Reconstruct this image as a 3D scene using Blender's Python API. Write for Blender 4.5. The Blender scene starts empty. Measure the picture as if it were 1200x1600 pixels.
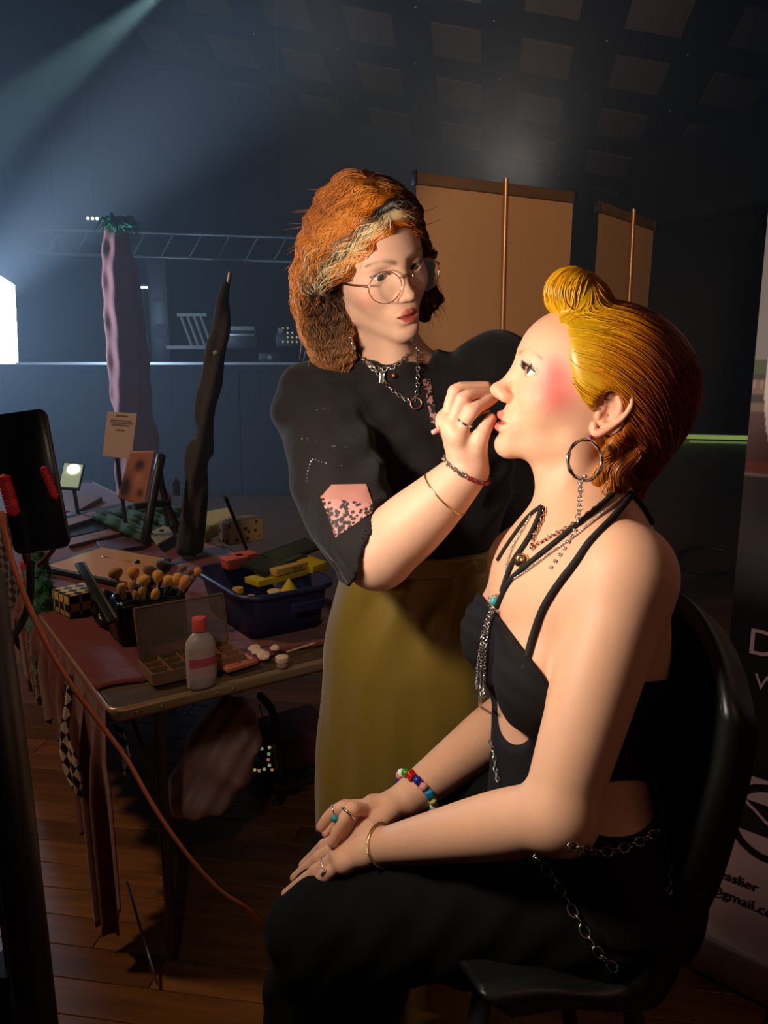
import bpy, bmesh, math, random, time
import numpy as np
from mathutils import Matrix, Vector
DEBUG = False
# ---------------------------------------------------------------- camera, world, lights, exposure
scene = bpy.context.scene
CAM = np.array([0, 0, 1.30]); TILT = math.radians(11)
RGT = np.array([1, 0, 0.]); FWD = np.array([0, math.cos(TILT), -math.sin(TILT)]); UPV = np.array([0, math.sin(TILT), math.cos(TILT)])
def P(u, v, d):
    """the point seen at pixel (u, v) of the 1200x1600 frame, d metres deep"""
    return CAM+FWD*d+RGT*((u-600)/1200*d)+UPV*((800-v)/1200*d)
def PZ(u, v, z):
    r = P(u, v, 1)-CAM; return CAM+r*((z-CAM[2])/r[2])
def PY(u, v, y):
    r = P(u, v, 1)-CAM; return CAM+r*((y-CAM[1])/r[1])
def project(p):
    q = np.asarray(p)-CAM; d = q@FWD; return np.stack([600+1200*(q@RGT)/d, 800-1200*(q@UPV)/d], -1)
cam = bpy.data.objects.new('camera', bpy.data.cameras.new('camera')); scene.collection.objects.link(cam); scene.camera = cam
cam.location = CAM; cam.rotation_euler = (math.pi/2-TILT, 0, 0)
cam.data.sensor_fit = 'HORIZONTAL'; cam.data.sensor_width = 36; cam.data.lens = 36; cam.data.clip_start = .02
scene.view_settings.view_transform = 'Standard'; scene.view_settings.look = 'None'; scene.view_settings.exposure = 0.0; scene.view_settings.gamma = 1.0
scene.view_settings.use_curve_mapping = False
try:
    scene.cycles.use_denoising = True; scene.cycles.max_bounces = 6; scene.cycles.volume_bounces = 0; scene.cycles.transparent_max_bounces = 12
    scene.cycles.sample_clamp_indirect = 4.0; scene.cycles.caustics_reflective = False; scene.cycles.caustics_refractive = False
except Exception: pass
world = bpy.data.worlds.new('dark_hall'); scene.world = world; world.use_nodes = True
world.node_tree.nodes['Background'].inputs[0].default_value = (.8, .75, .9, 1); world.node_tree.nodes['Background'].inputs[1].default_value = .02
PANEL = 208.0            # radiance of the LED panel in frame
HAZE = .050
def lamp(name, kind, loc, target, energy, color, **kw):
    l = bpy.data.lights.new(name, kind); l.energy = energy; l.color = color
    for k, v in kw.items(): setattr(l, k, v)
    o = bpy.data.objects.new(name, l); scene.collection.objects.link(o); o.location = loc
    o.rotation_euler = (Vector(target)-Vector(loc)).to_track_quat('-Z', 'Y').to_euler(); return o
# hall lamps and added fill: a warm one on the banners, cool ones that draw beams in the haze, warm ones over table and floor
lamp('warm_hall_lamp', 'SPOT', (-.25, -.9, 2.7), (.86, 3.5, 1.55), 330, (1, .62, .34), spot_size=math.radians(21), spot_blend=.4, shadow_soft_size=.10)
lamp('banner_fill', 'SPOT', (1.7, -1.0, 2.3), (1.0, 1.35, 1.15), 150, (1, .78, .68), spot_size=math.radians(34), spot_blend=.6, shadow_soft_size=.08)  # added spot out of view, brightens the printed banner
lamp('room_fill', 'AREA', (1.9, -1.0, 2.5), (.3, 1.0, 1.1), 4.5, (1, .48, .32), size=1.2)  # added fill behind the camera, lifts the shaded sides of the figures
lamp('beam_lamp', 'SPOT', PY(285, -40, 8.9), PY(-60, 245, 5.0), 2600, (.50, .85, .80), spot_size=math.radians(5.5), spot_blend=.5, shadow_soft_size=.03)
lamp('beam_lamp', 'SPOT', PY(-150, 570, 5.6), PY(440, 0, 8.4), 3600, (.58, .76, 1.0), spot_size=math.radians(28), spot_blend=1.0, shadow_soft_size=.05)  # added unseen spot, its beam stands in for the LED panel's glare streak
lamp('glow_fill', 'POINT', PY(-120, 480, 5.4), (0, 0, 0), 150, (.45, .68, 1.0), shadow_soft_size=.15)  # added point lamp out of view, makes the round glow in the haze
lamp('floor_wash', 'SPOT', (-.5, 5.5, 4.2), (.1, 6.4, 0), 90, (1, .75, .35), spot_size=math.radians(60), spot_blend=1.0, shadow_soft_size=.3)
lamp('table_lamp', 'SPOT', (-2.3, 1.4, 3.3), (-.95, 2.4, .6), 125, (1, .64, .36), spot_size=math.radians(74), spot_blend=.8, shadow_soft_size=.15)
lamp('ceiling_wash', 'SPOT', (1.0, 6, 2.6), (.8, 11.5, 6.0), 340, (1, .80, .62), spot_size=math.radians(80), spot_blend=1.0, shadow_soft_size=.3)  # added upward spot without a fitting, brightens the ceiling tiles
# ---------------------------------------------------------------- modelling helpers
f32 = np.float32
def nrm(v):
    v = np.asarray(v, float); return v/(np.linalg.norm(v)+1e-12)
def cap(a, b, ra, rb=None):
    rb = ra if rb is None else rb
    a = np.asarray(a, float); b = np.asarray(b, float); ba = b-a; L2 = float(ba@ba)+1e-12
    a_ = a.astype(f32); ba_ = ba.astype(f32)
    def fn(p):
        q = p-a_; h = np.clip(q@ba_/f32(L2), 0, 1)
        q = q-h[..., None]*ba_
        return np.sqrt((q*q).sum(-1))-(f32(ra)+f32(rb-ra)*h)
    return fn, (a+b)/2, np.sqrt(L2)/2+max(ra, rb)
def frame(x=None, y=None, z=None):
    """rotation matrix with columns = local axes; give two axes"""
    if x is not None and y is not None:
        x = nrm(x); z = nrm(np.cross(x, y)); y = np.cross(z, x)
    elif x is not None and z is not None:
        x = nrm(x); y = nrm(np.cross(z, x)); z = np.cross(x, y)
    else:
        y = nrm(y); x = nrm(np.cross(y, z)); z = np.cross(x, y)
    return np.array([x, y, z]).T
def rotm(axis, deg):
    return np.array(Matrix.Rotation(math.radians(deg), 3, axis))
def ell(c, r, R=None):
    c = np.asarray(c, float); r_ = np.asarray(r, f32); c_ = c.astype(f32); R_ = None if R is None else np.asarray(R, f32)
    def fn(p):
        q = p-c_
        if R_ is not None: q = q@R_
        a = q/r_; k0 = np.sqrt((a*a).sum(-1)); b = a/r_; k1 = np.sqrt((b*b).sum(-1))+f32(1e-9)
        return k0*(k0-1)/k1
    return fn, c, float(max(r))
def box(c, h, r=0.0, R=None):
    c = np.asarray(c, float); h_ = np.asarray(h, f32)-f32(r); c_ = c.astype(f32); R_ = None if R is None else np.asarray(R, f32)
    def fn(p):
        q = p-c_
        if R_ is not None: q = q@R_
        q = np.abs(q)-h_
        return np.sqrt((np.maximum(q, 0)**2).sum(-1))+np.minimum(q.max(-1), 0)-f32(r)
    return fn, c, float(np.linalg.norm(h))
def tor(c, n, R0, r):
    c = np.asarray(c, float); c_ = c.astype(f32); n_ = nrm(n).astype(f32)
    def fn(p):
        q = p-c_; y = q@n_; x = np.sqrt(np.maximum((q*q).sum(-1)-y*y, 0))
        return np.sqrt((x-f32(R0))**2+y*y)-f32(r)
    return fn, c, R0+r
def catmull(P, n=5):
    P = np.asarray(P, float)
    if len(P) < 3: return P
    Q = np.vstack([2*P[0]-P[1], P, 2*P[-1]-P[-2]]); out = []
    for i in range(1, len(Q)-2):
        p0, p1, p2, p3 = Q[i-1:i+3]
        for k in range(n):
            t = k/n; out.append(.5*(2*p1+(p2-p0)*t+(2*p0-5*p1+4*p2-p3)*t*t+(3*p1-p0-3*p2+p3)*t**3))
    out.append(P[-1]); return np.array(out)
def tube(pts, rads, n=3):
    """one smooth tube along a spline, hard minimum over its pieces"""
    A = catmull(np.c_[np.asarray(pts, float), rads], n) if n > 1 and len(pts) > 2 else np.c_[np.asarray(pts, float), rads]
    c = (A[:, :3].min(0)+A[:, :3].max(0))/2; rad = float((np.linalg.norm(A[:, :3]-c, axis=1)+A[:, 3]).max())
    seg = [cap(A[i, :3], A[i+1, :3], A[i, 3], A[i+1, 3])[0] for i in range(len(A)-1)]
    def fn(p):
        d = seg[0](p)
        for g in seg[1:]: d = np.minimum(d, g(p))
        return d
    return fn, c, rad
def inter(prim, *planes):
    fn0, c, r = prim; pl = [(np.asarray(a, f32), nrm(n).astype(f32)) for a, n in planes]
    def fn(p):
        d = fn0(p)
        for a, n in pl: d = np.maximum(d, (p-a)@n)
        return d
    return fn, c, r
class Field:
    def __init__(s): s.ops = []; s.T = None
    def xf(s, R=None, T=None, sc=1.0): s.T = None if R is None else (np.asarray(R, float), np.asarray(T, float), sc)
    def add(s, prim, k=.01, mode='u'):
        fn, c, rad = prim
        if s.T is not None:
            R, T, sc = s.T; R_ = R.astype(f32); T_ = T.astype(f32); f0 = fn
            fn = lambda p, f0=f0: f0(((p-T_)@R_)/f32(sc))*f32(sc)
            c = R@(np.asarray(c)*sc)+T; rad = rad*sc; k = k*sc
        s.ops.append((mode, fn, np.asarray(c, float), float(rad)*1.08+float(k)*.6, f32(max(k, 1e-5)))); return s
    def sub(s, prim, k=.004): return s.add(prim, k, 's')
    def chain(s, pts, rad, k=.006, mode='u'):
        return s.add(tube(pts, rad), k, mode)
    def bump(s, c, sig, amp, R=None):
        c = np.asarray(c, float); sg = np.asarray(sig if np.ndim(sig) else (sig,)*3, f32); c_ = c.astype(f32); R_ = None if R is None else np.asarray(R, f32)
        def fn(p):
            q = p-c_
            if R_ is not None: q = q@R_
            q = q/sg; return f32(-amp)*np.exp(-(q*q).sum(-1))
        return s.add((fn, c, float(sg.max())*2.6), 1e-4, 'd')
    def fold(s, fn, c, rad): return s.add((fn, c, rad), 1e-4, 'd')
    @staticmethod
    def _comb(mode, d, e, k):
        if mode == 'u':
            h = np.maximum(k-np.abs(d-e), 0)/k; return np.minimum(d, e)-h*h*k*f32(.25)
        if mode == 's':
            e = -e; h = np.maximum(k-np.abs(d-e), 0)/k; return np.maximum(d, e)+h*h*k*f32(.25)
        if mode == 'i':
            h = np.maximum(k-np.abs(d-e), 0)/k; return np.maximum(d, e)+h*h*k*f32(.25)
        return d+e
    def full(s, p):
        d = np.full(p.shape[:-1], .3, f32)
        for mode, fn, c, rad, k in s.ops: d = s._comb(mode, d, fn(p), k)
        return d
    def pts(s, p):
        p = p.astype(f32); d = np.full(p.shape[0], .3, f32)
        for mode, fn, c, rad, k in s.ops:
            if mode == 'i': d = s._comb(mode, d, fn(p), k); continue
            m = ((p-c.astype(f32))**2).sum(-1) < (rad+k+.012)**2
            if m.any(): d[m] = s._comb(mode, d[m], fn(p[m]), k)
        return d
def axis(lo, hi, h, fine=()):
    """node coordinates from lo to hi: step h, finer inside the (a, b, h2) ranges"""
    out = [lo]
    while out[-1] < hi:
        x = out[-1]; st = h
        for a, b, h2 in fine:
            if a <= x <= b: st = min(st, h2)
            elif x < a: st = min(st, max(h2, (a-x)*.35+h2))
            else: st = min(st, max(h2, (x-b)*.35+h2))
        out.append(x+st)
    return np.array(out)
def surface(F, xs, ys, zs, proj=True):
    B = 8
    pad = lambda a: np.concatenate([a, a[-1]+(a[-1]-a[-2])*np.arange(1, 1+(-len(a)) % B)])
    xs, ys, zs = pad(xs), pad(ys), pad(zs)
    nx, ny, nz = len(xs), len(ys), len(zs)
    bx, by, bz = [a.reshape(-1, B) for a in (xs, ys, zs)]
    cx, cy, cz = [(b[:, 0]+b[:, -1])/2 for b in (bx, by, bz)]; hx, hy, hz = [(b[:, -1]-b[:, 0])/2+(b[:, 1]-b[:, 0]) for b in (bx, by, bz)]
    C3 = np.stack(np.meshgrid(cx, cy, cz, indexing='ij'), -1).reshape(-1, 3)
    H3 = np.stack(np.meshgrid(hx, hy, hz, indexing='ij'), -1).reshape(-1, 3); rad = np.linalg.norm(H3, axis=1)
    d = F.full(C3.astype(f32)); keep = np.abs(d) < rad*1.25+.012
    vals = np.empty((len(bx)*len(by)*len(bz), B**3), f32); vals[:] = d[:, None]
    ids = np.nonzero(keep)[0]; nby, nbz = len(by), len(bz)
    for s0 in range(0, len(ids), 2500):
        I = ids[s0:s0+2500]; ix, iy, iz = I//(nby*nbz), (I//nbz) % nby, I % nbz
        P = np.empty((len(I), B, B, B, 3), f32)
        P[..., 0] = bx[ix][:, :, None, None]; P[..., 1] = by[iy][:, None, :, None]; P[..., 2] = bz[iz][:, None, None, :]
        P = P.reshape(len(I), -1, 3); D = np.full(P.shape[:2], .3, f32); cc = C3[I]; rr = rad[I]
        for mode, fn, c, r, k in F.ops:
            m = np.ones(len(I), bool) if mode == 'i' else (np.linalg.norm(cc-c, axis=1) < r+k+.012+rr)
            if m.any(): D[m] = F._comb(mode, D[m], fn(P[m]), k)
        vals[I] = D
    vals = vals.reshape(len(bx), nby, nbz, B, B, B).transpose(0, 3, 1, 4, 2, 5).reshape(nx, ny, nz)
    s = vals < 0
    cnt = np.zeros((nx-1, ny-1, nz-1), np.uint8)
    for a in (0, 1):
        for b in (0, 1):
            for c in (0, 1): cnt += s[a:nx-1+a, b:ny-1+b, c:nz-1+c]
    ci, cj, ck = np.nonzero((cnt > 0) & (cnt < 8))
    vid = np.full(cnt.shape, -1, np.int32); vid[ci, cj, ck] = np.arange(len(ci))
    acc = np.zeros((len(ci), 3)); n = np.zeros(len(ci)); ax = (xs, ys, zs)
    for e in range(3):
        o1, o2 = [o for o in range(3) if o != e]
        for a in (0, 1):
            for b in (0, 1):
                i0 = [ci, cj, ck]; i0 = list(i0); i0[o1] = i0[o1]+a; i0[o2] = i0[o2]+b
                i1 = list(i0); i1[e] = i1[e]+1
                v0 = vals[i0[0], i0[1], i0[2]]; v1 = vals[i1[0], i1[1], i1[2]]; m = (v0 < 0) != (v1 < 0)
                t = v0/(v0-v1+1e-20)
                for q in range(3):
                    c0 = ax[q][i0[q]]; x = c0+(ax[q][i1[q]]-c0)*t if q == e else c0
                    acc[m, q] += x[m]
                n += m
    V = acc/n[:, None]; Q = []
    for e in range(3):
        o1, o2 = [(1, 2), (2, 0), (0, 1)][e]
        sl0 = [slice(None)]*3; sl1 = [slice(None)]*3; sl0[e] = slice(0, -1); sl1[e] = slice(1, None)
        ch = s[tuple(sl0)] != s[tuple(sl1)]; I = list(np.nonzero(ch))
        ok = (I[o1] > 0) & (I[o2] > 0) & (I[o1] < cnt.shape[o1]) & (I[o2] < cnt.shape[o2])
        I = [q[ok] for q in I]; neg = s[I[0], I[1], I[2]]
        def at(a, b):
            J = list(I); J[o1] = J[o1]-a; J[o2] = J[o2]-b; return vid[J[0], J[1], J[2]]
        q = np.stack([at(1, 1), at(0, 1), at(0, 0), at(1, 0)], 1); q[~neg] = q[~neg][:, ::-1]; Q.append(q)
    Q = np.concatenate(Q); Q = Q[(Q >= 0).all(1)]
    if proj:
        lim = (V*0+1)*.0012
        for _ in range(2):
            e = .0006; d0 = F.pts(V); g = np.stack([F.pts(V+np.eye(3)[q]*e)-d0 for q in range(3)], 1)/e
            g2 = np.maximum((g*g).sum(1), .2); V = V-np.clip(g*(d0/g2)[:, None], -lim, lim)
    return V, Q
ROOT = None
def link(o):
    bpy.context.scene.collection.objects.link(o); return o
def raw(name, V, Faces, mat=None, parent=None, smooth=True, col=None, attrs=None):
    me = bpy.data.meshes.new(name)
    V = np.asarray(V, f32)
    if isinstance(Faces, np.ndarray):
        n = Faces.shape[1]; me.vertices.add(len(V)); me.vertices.foreach_set('co', V.ravel())
        me.loops.add(Faces.size); me.loops.foreach_set('vertex_index', Faces.ravel().astype(np.int32))
        me.polygons.add(len(Faces)); me.polygons.foreach_set('loop_start', np.arange(0, Faces.size, n, dtype=np.int32))
        me.update(calc_edges=True)
    else:
        me.from_pydata([tuple(map(float, v)) for v in V], [], Faces); me.update()
    if smooth: me.polygons.foreach_set('use_smooth', np.ones(len(me.polygons), bool))
    if col is not None:
        a = me.color_attributes.new('Col', 'FLOAT_COLOR', 'POINT')
        c = np.ones((len(V), 4), f32); c[:, :col.shape[1]] = col; a.data.foreach_set('color', c.ravel())
    for an, av in (attrs or {}).items():
        a = me.attributes.new(an, 'FLOAT', 'POINT'); a.data.foreach_set('value', np.asarray(av, f32))
    if mat is not None: me.materials.append(mat)
    o = link(bpy.data.objects.new(name, me))
    if parent is not None: o.parent = parent; o.matrix_parent_inverse = Matrix.Identity(4) if parent.location.length < 1e-9 and parent.rotation_euler[2] == 0 else parent_inv(parent)
    return o
def parent_inv(p):
    M = p.matrix_basis.copy(); q = p.parent
    if q is not None: M = (q.matrix_basis @ M) if q.parent is None else (q.parent.matrix_basis @ q.matrix_basis @ M)
    return M.inverted()
def field_obj(name, F, lo, hi, h, mat, parent=None, fine=((), (), ()), colfn=None, proj=True):
    t0 = time.time()
    xs, ys, zs = [axis(lo[i], hi[i], h, fine[i]) for i in range(3)]
    V, Q = surface(F, xs, ys, zs, proj)
    if DEBUG:
        with open('/tmp/dbg.txt', 'a') as fh: fh.write(str(('field', name, (len(xs), len(ys), len(zs)), len(V), round(time.time()-t0, 1), 's'))+'\n')
    return raw(name, V, Q, mat, parent, col=None if colfn is None else colfn(V))
# colour field helpers
def srgb(r, g, b):
    return tuple(((c/255)/12.92 if c/255 <= .04045 else ((c/255+.055)/1.055)**2.4) for c in (r, g, b))
def mixc(col, rgb, w):
    w = np.clip(w, 0, 1)[:, None]; return col*(1-w)+np.asarray(rgb)*w
def gau(q, c, s): return np.exp(-(((q-np.asarray(c))/np.asarray(s))**2).sum(1))
def sstep(a, b, x):
    t = np.clip((x-a)/(b-a), 0, 1); return t*t*(3-2*t)

def hit(F, pts, iso=0.0, back=.25, steps=70):
    """walk from the camera through each point and stop on the surface of F (offset iso)"""
    pts = np.asarray(pts, float); dr = pts-CAM; L = np.linalg.norm(dr, axis=1, keepdims=True); dr /= L; t = L-back
    for _ in range(steps):
        d = F.pts(CAM+dr*t)-iso; t = t+np.clip(d, -.01, .02)[:, None]*.75
    ok = (np.abs(F.pts(CAM+dr*t)-iso) < .004); t = np.where(ok[:, None], t, L)
    return CAM+dr*t
def grad(F, V, e=.0008):
    d0 = F.pts(V); g = np.stack([F.pts(V+np.eye(3)[q]*e)-d0 for q in range(3)], 1)/e
    return d0, g/(np.linalg.norm(g, axis=1, keepdims=True)+1e-9)
def sweep(paths, radii, sides=6, closed=False):
    """paths (N, K, 3) and radii (N, K): N tubes in one mesh"""
    Pp = np.asarray(paths, float); N, K, _ = Pp.shape; R = np.broadcast_to(np.asarray(radii, float), (N, K))
    tan = np.gradient(Pp, axis=1) if not closed else np.roll(Pp, -1, 1)-np.roll(Pp, 1, 1)
    tan /= np.linalg.norm(tan, axis=2, keepdims=True)+1e-12
    ref = np.where(np.abs(tan[:, :1, 2:3]) > .9, np.array([1., 0, 0]), np.array([0, 0, 1.])); n = np.cross(tan, np.broadcast_to(ref, tan.shape))
    bad = np.linalg.norm(n, axis=2) < .15; n[bad] = np.cross(tan[bad], (0, 1., .3))
    n /= np.linalg.norm(n, axis=2, keepdims=True)+1e-12; b = np.cross(tan, n)
    a = np.arange(sides)*2*math.pi/sides
    V = Pp[:, :, None]+R[:, :, None, None]*(n[:, :, None]*np.cos(a)[:, None]+b[:, :, None]*np.sin(a)[:, None])
    V = V.reshape(-1, 3); i = np.arange(N)[:, None, None]; k = np.arange(K if closed else K-1)[None, :, None]; s = np.arange(sides)[None, None]
    idx = lambda k, s: i*K*sides+(k % K)*sides+(s % sides)
    Q = np.stack(np.broadcast_arrays(idx(k, s), idx(k, s+1), idx(k+1, s+1), idx(k+1, s)), -1).reshape(-1, 4)
    if not closed and sides > 3:
        caps = np.concatenate([np.stack([idx(0*k[:, :1], 0*s[..., :1]+q)[:, 0, 0] for q in (3, 2, 1, 0)], -1), np.stack([idx(0*k[:, :1]+K-1, 0*s[..., :1]+q)[:, 0, 0] for q in (0, 1, 2, 3)], -1)]) if sides == 4 else np.zeros((0, 4), int)
        if sides == 4: Q = np.concatenate([Q, caps])
    return V, Q
def tube_obj(name, pts, r, m, parent=None, n=6, sides=8, ends=True):
    C = catmull(pts, n); K = len(C); rr = np.interp(np.linspace(0, 1, K), np.linspace(0, 1, len(r)), r) if np.ndim(r) else np.full(K, r)
    if ends:
        t0 = nrm(C[0]-C[1]); t1 = nrm(C[-1]-C[-2]); C = np.vstack([C[0]+t0*rr[0]*.5, C[0], *C[1:-1], C[-1], C[-1]+t1*rr[-1]*.5]); rr = np.r_[rr[0]*.15, rr, rr[-1]*.15]
    V, Q = sweep(C[None], rr[None], sides); return raw(name, V, Q, m, parent)
def strands(F, seeds, flow, n, step, rad, lift, wave=None, seed=1, carry=.6):
    """lays strands on the surface of F: returns paths (N, n, 3)"""
    p = seeds.copy(); out = []; _, g = grad(F, p); rs = np.random.RandomState(seed); d = flow(p); ph = rs.rand(len(p))*6.28
    lf = lift*(0.2+rs.rand(len(p)))
    for i in range(n):
        d0, g = grad(F, p); p = p+g*np.clip(lf*(min(1, i/2.5))-d0, -.004, .004)[:, None]
        out.append(p.copy())
        f = flow(p); f = f-g*(f*g).sum(1, keepdims=True); f /= np.linalg.norm(f, axis=1, keepdims=True)+1e-9
        d = d*carry+f*(1-carry); d -= g*(d*g).sum(1, keepdims=True); d /= np.linalg.norm(d, axis=1, keepdims=True)+1e-9
        q = d
        if wave is not None:
            side = np.cross(g, d); q = d+side*(wave[0]*np.sin(wave[1]*i+ph+p@np.array([40., 30., 0])))[:, None]
            q /= np.linalg.norm(q, axis=1, keepdims=True)
        p = p+q*step
    return np.stack(out, 1)
def chain_mesh(path, L, w, r, twist=True, K=10, sides=4):
    """links along a path (already dense): L link length, w link half width"""
    path = np.asarray(path, float); s = np.r_[0, np.cumsum(np.linalg.norm(np.diff(path, axis=0), axis=1))]; n = max(2, int(s[-1]/(L*.78)))
    t = (np.arange(n)+.5)*s[-1]/n; C = np.stack([np.interp(t, s, path[:, q]) for q in range(3)], 1); T = np.gradient(C, axis=0); T /= np.linalg.norm(T, axis=1, keepdims=True)+1e-9
    up = np.cross(T, CAM-C); up /= np.linalg.norm(up, axis=1, keepdims=True)+1e-9; b = np.cross(T, up)
    a = np.arange(K)*2*math.pi/K; odd = (np.arange(n) % 2)[:, None]
    N1 = np.where(odd == 1, .35*up+.94*b, up) if twist else up
    Pth = C[:, None]+T[:, None]*np.cos(a)[:, None]*L/2+N1[:, None]*np.sin(a)[:, None]*w
    return sweep(Pth, np.full((n, K), r), sides, closed=True)
def balls(C, r, K=6):
    """small faceted beads at the points C, one mesh"""
    C = np.asarray(C, float); r = np.broadcast_to(r, (len(C),)); V = []; F_ = []
    u = [(0, 0, 1)]+[(math.sin(t)*math.cos(p), math.sin(t)*math.sin(p), math.cos(t)) for t in (math.pi/3, 2*math.pi/3) for p in np.arange(K)*2*math.pi/K]+[(0, 0, -1)]
    u = np.array(u); fs = [(0, 1+j, 1+(j+1) % K) for j in range(K)]+[(1+j, 1+K+j, 1+K+(j+1) % K) for j in range(K)]+[(1+j, 1+K+(j+1) % K, 1+(j+1) % K) for j in range(K)]+[(1+K+j, 2*K+1, 1+K+(j+1) % K) for j in range(K)]
    fs = np.array(fs); m = len(u)
    V = (C[:, None]+u*r[:, None, None]).reshape(-1, 3); F_ = (fs[None]+np.arange(len(C))[:, None, None]*m).reshape(-1, 3)
    return V, F_
def seg_d(q, pts):
    d = np.full(len(q), 9.)
    for a, b in zip(pts[:-1], pts[1:]):
        a = np.array(a); b = np.array(b); t = np.clip(((q-a)@(b-a))/((b-a)@(b-a)), 0, 1); d = np.minimum(d, np.linalg.norm(q-a-t[:, None]*(b-a), axis=1))
    return d
def vnoise(V, sc, seed=0):
    r = np.random.RandomState(seed); out = np.zeros(len(V))
    for i in range(6):
        k = r.normal(size=3)*sc; out += np.sin(V@k+r.rand()*6.28)
    return out/6
def surf_pts(o, n, rs, keep=None):
    V = np.empty(len(o.data.vertices)*3, f32); o.data.vertices.foreach_get('co', V); V = V.reshape(-1, 3).astype(float)
    if keep is not None: V = V[keep(V)]
    return V[rs.randint(0, len(V), n)]+rs.normal(size=(n, 3))*.001
# ---------------------------------------------------------------- materials
def mat(name, color=(.5, .5, .5), rough=.5, metal=0.0, **kw):
    m = bpy.data.materials.new(name); m.use_nodes = True; nt = m.node_tree; b = nt.nodes['Principled BSDF']
    b.inputs['Base Color'].default_value = (*color, 1); b.inputs['Roughness'].default_value = rough; b.inputs['Metallic'].default_value = metal
    for k, v in kw.items(): b.inputs[k.replace('_', ' ')].default_value = v
    return m
def node(m, typ, **ins):
    n = m.node_tree.nodes.new(typ)
    for k, v in ins.items():
        if k in n.inputs: n.inputs[k].default_value = v
        else: setattr(n, k, v)
    return n
def lk(m, a, b): m.node_tree.links.new(a, b)
def bsdf(m): return m.node_tree.nodes['Principled BSDF']
def vcol(m):
    a = node(m, 'ShaderNodeAttribute'); a.attribute_name = 'Col'; lk(m, a.outputs['Color'], bsdf(m).inputs['Base Color']); return a
def noise_bump(m, scale, strength, dist=.002, detail=4, stretch=None, coord='Object'):
    tc = node(m, 'ShaderNodeTexCoord'); mp = node(m, 'ShaderNodeMapping'); lk(m, tc.outputs[coord], mp.inputs[0])
    if stretch: mp.inputs['Scale'].default_value = stretch
    n = node(m, 'ShaderNodeTexNoise', Scale=scale, Detail=detail); lk(m, mp.outputs[0], n.inputs['Vector'])
    b = node(m, 'ShaderNodeBump', Strength=strength, Distance=dist); lk(m, n.outputs[0], b.inputs['Height']); lk(m, b.outputs[0], bsdf(m).inputs['Normal']); return n, b
def mottle(m, c1, c2, scale=20, detail=3, lo=.35, hi=.65, stretch=None):
    tc = node(m, 'ShaderNodeTexCoord'); mp = node(m, 'ShaderNodeMapping'); lk(m, tc.outputs['Object'], mp.inputs[0])
    if stretch: mp.inputs['Scale'].default_value = stretch
    n = node(m, 'ShaderNodeTexNoise', Scale=scale, Detail=detail); lk(m, mp.outputs[0], n.inputs['Vector'])
    r = node(m, 'ShaderNodeValToRGB'); r.color_ramp.elements[0].position = lo; r.color_ramp.elements[1].position = hi
    r.color_ramp.elements[0].color = (*c1, 1); r.color_ramp.elements[1].color = (*c2, 1)
    lk(m, n.outputs[0], r.inputs[0]); lk(m, r.outputs[0], bsdf(m).inputs['Base Color']); return r
M_skin = mat('skin', rough=.52, Specular_IOR_Level=.35, Subsurface_Weight=.18, Subsurface_Scale=.012)
bsdf(M_skin).inputs['Subsurface Radius'].default_value = (1, .35, .2); vcol(M_skin); noise_bump(M_skin, 700, .12, .0006)
M_eye = mat('eye', rough=.08); vcol(M_eye)
M_lash = mat('lash', (.02, .012, .01), .6)
M_black = mat('black_fabric', (.0075, .0068, .0085), .85, Specular_IOR_Level=.25); M_trou = mat('trouser_fabric', (.0035, .0038, .0035), .9, Specular_IOR_Level=.15); noise_bump(M_black, 900, .25, .0008)
M_blouse = mat('blouse_fabric', (.012, .0095, .0105), .85, Specular_IOR_Level=.25, Sheen_Weight=.08); noise_bump(M_blouse, 60, .35, .004, stretch=(1, 1, .35))
M_silver = mat('silver', (.75, .73, .70), .22, 1.0); M_gold = mat('gold', (.85, .60, .28), .25, 1.0)
M_steel = mat('aged_silver', (.45, .43, .41), .3, 1.0); M_rose = mat('rose_gold', (.80, .45, .34), .25, 1.0)
M_strass = mat('rhinestone', (.9, .9, .92), .08, .9)
def empty(name, loc, label=None, cat=None, group=None):
    o = bpy.data.objects.new(name, None); o.location = loc; o.empty_display_size = .05; link(o)
    if label: o['label'] = label
    if cat: o['category'] = cat
    if group: o['group'] = group
    return o
def tag(o, label, cat, group=None, kind=None):
    o['label'] = label; o['category'] = cat
    if group: o['group'] = group
    if kind: o['kind'] = kind
    return o
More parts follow.
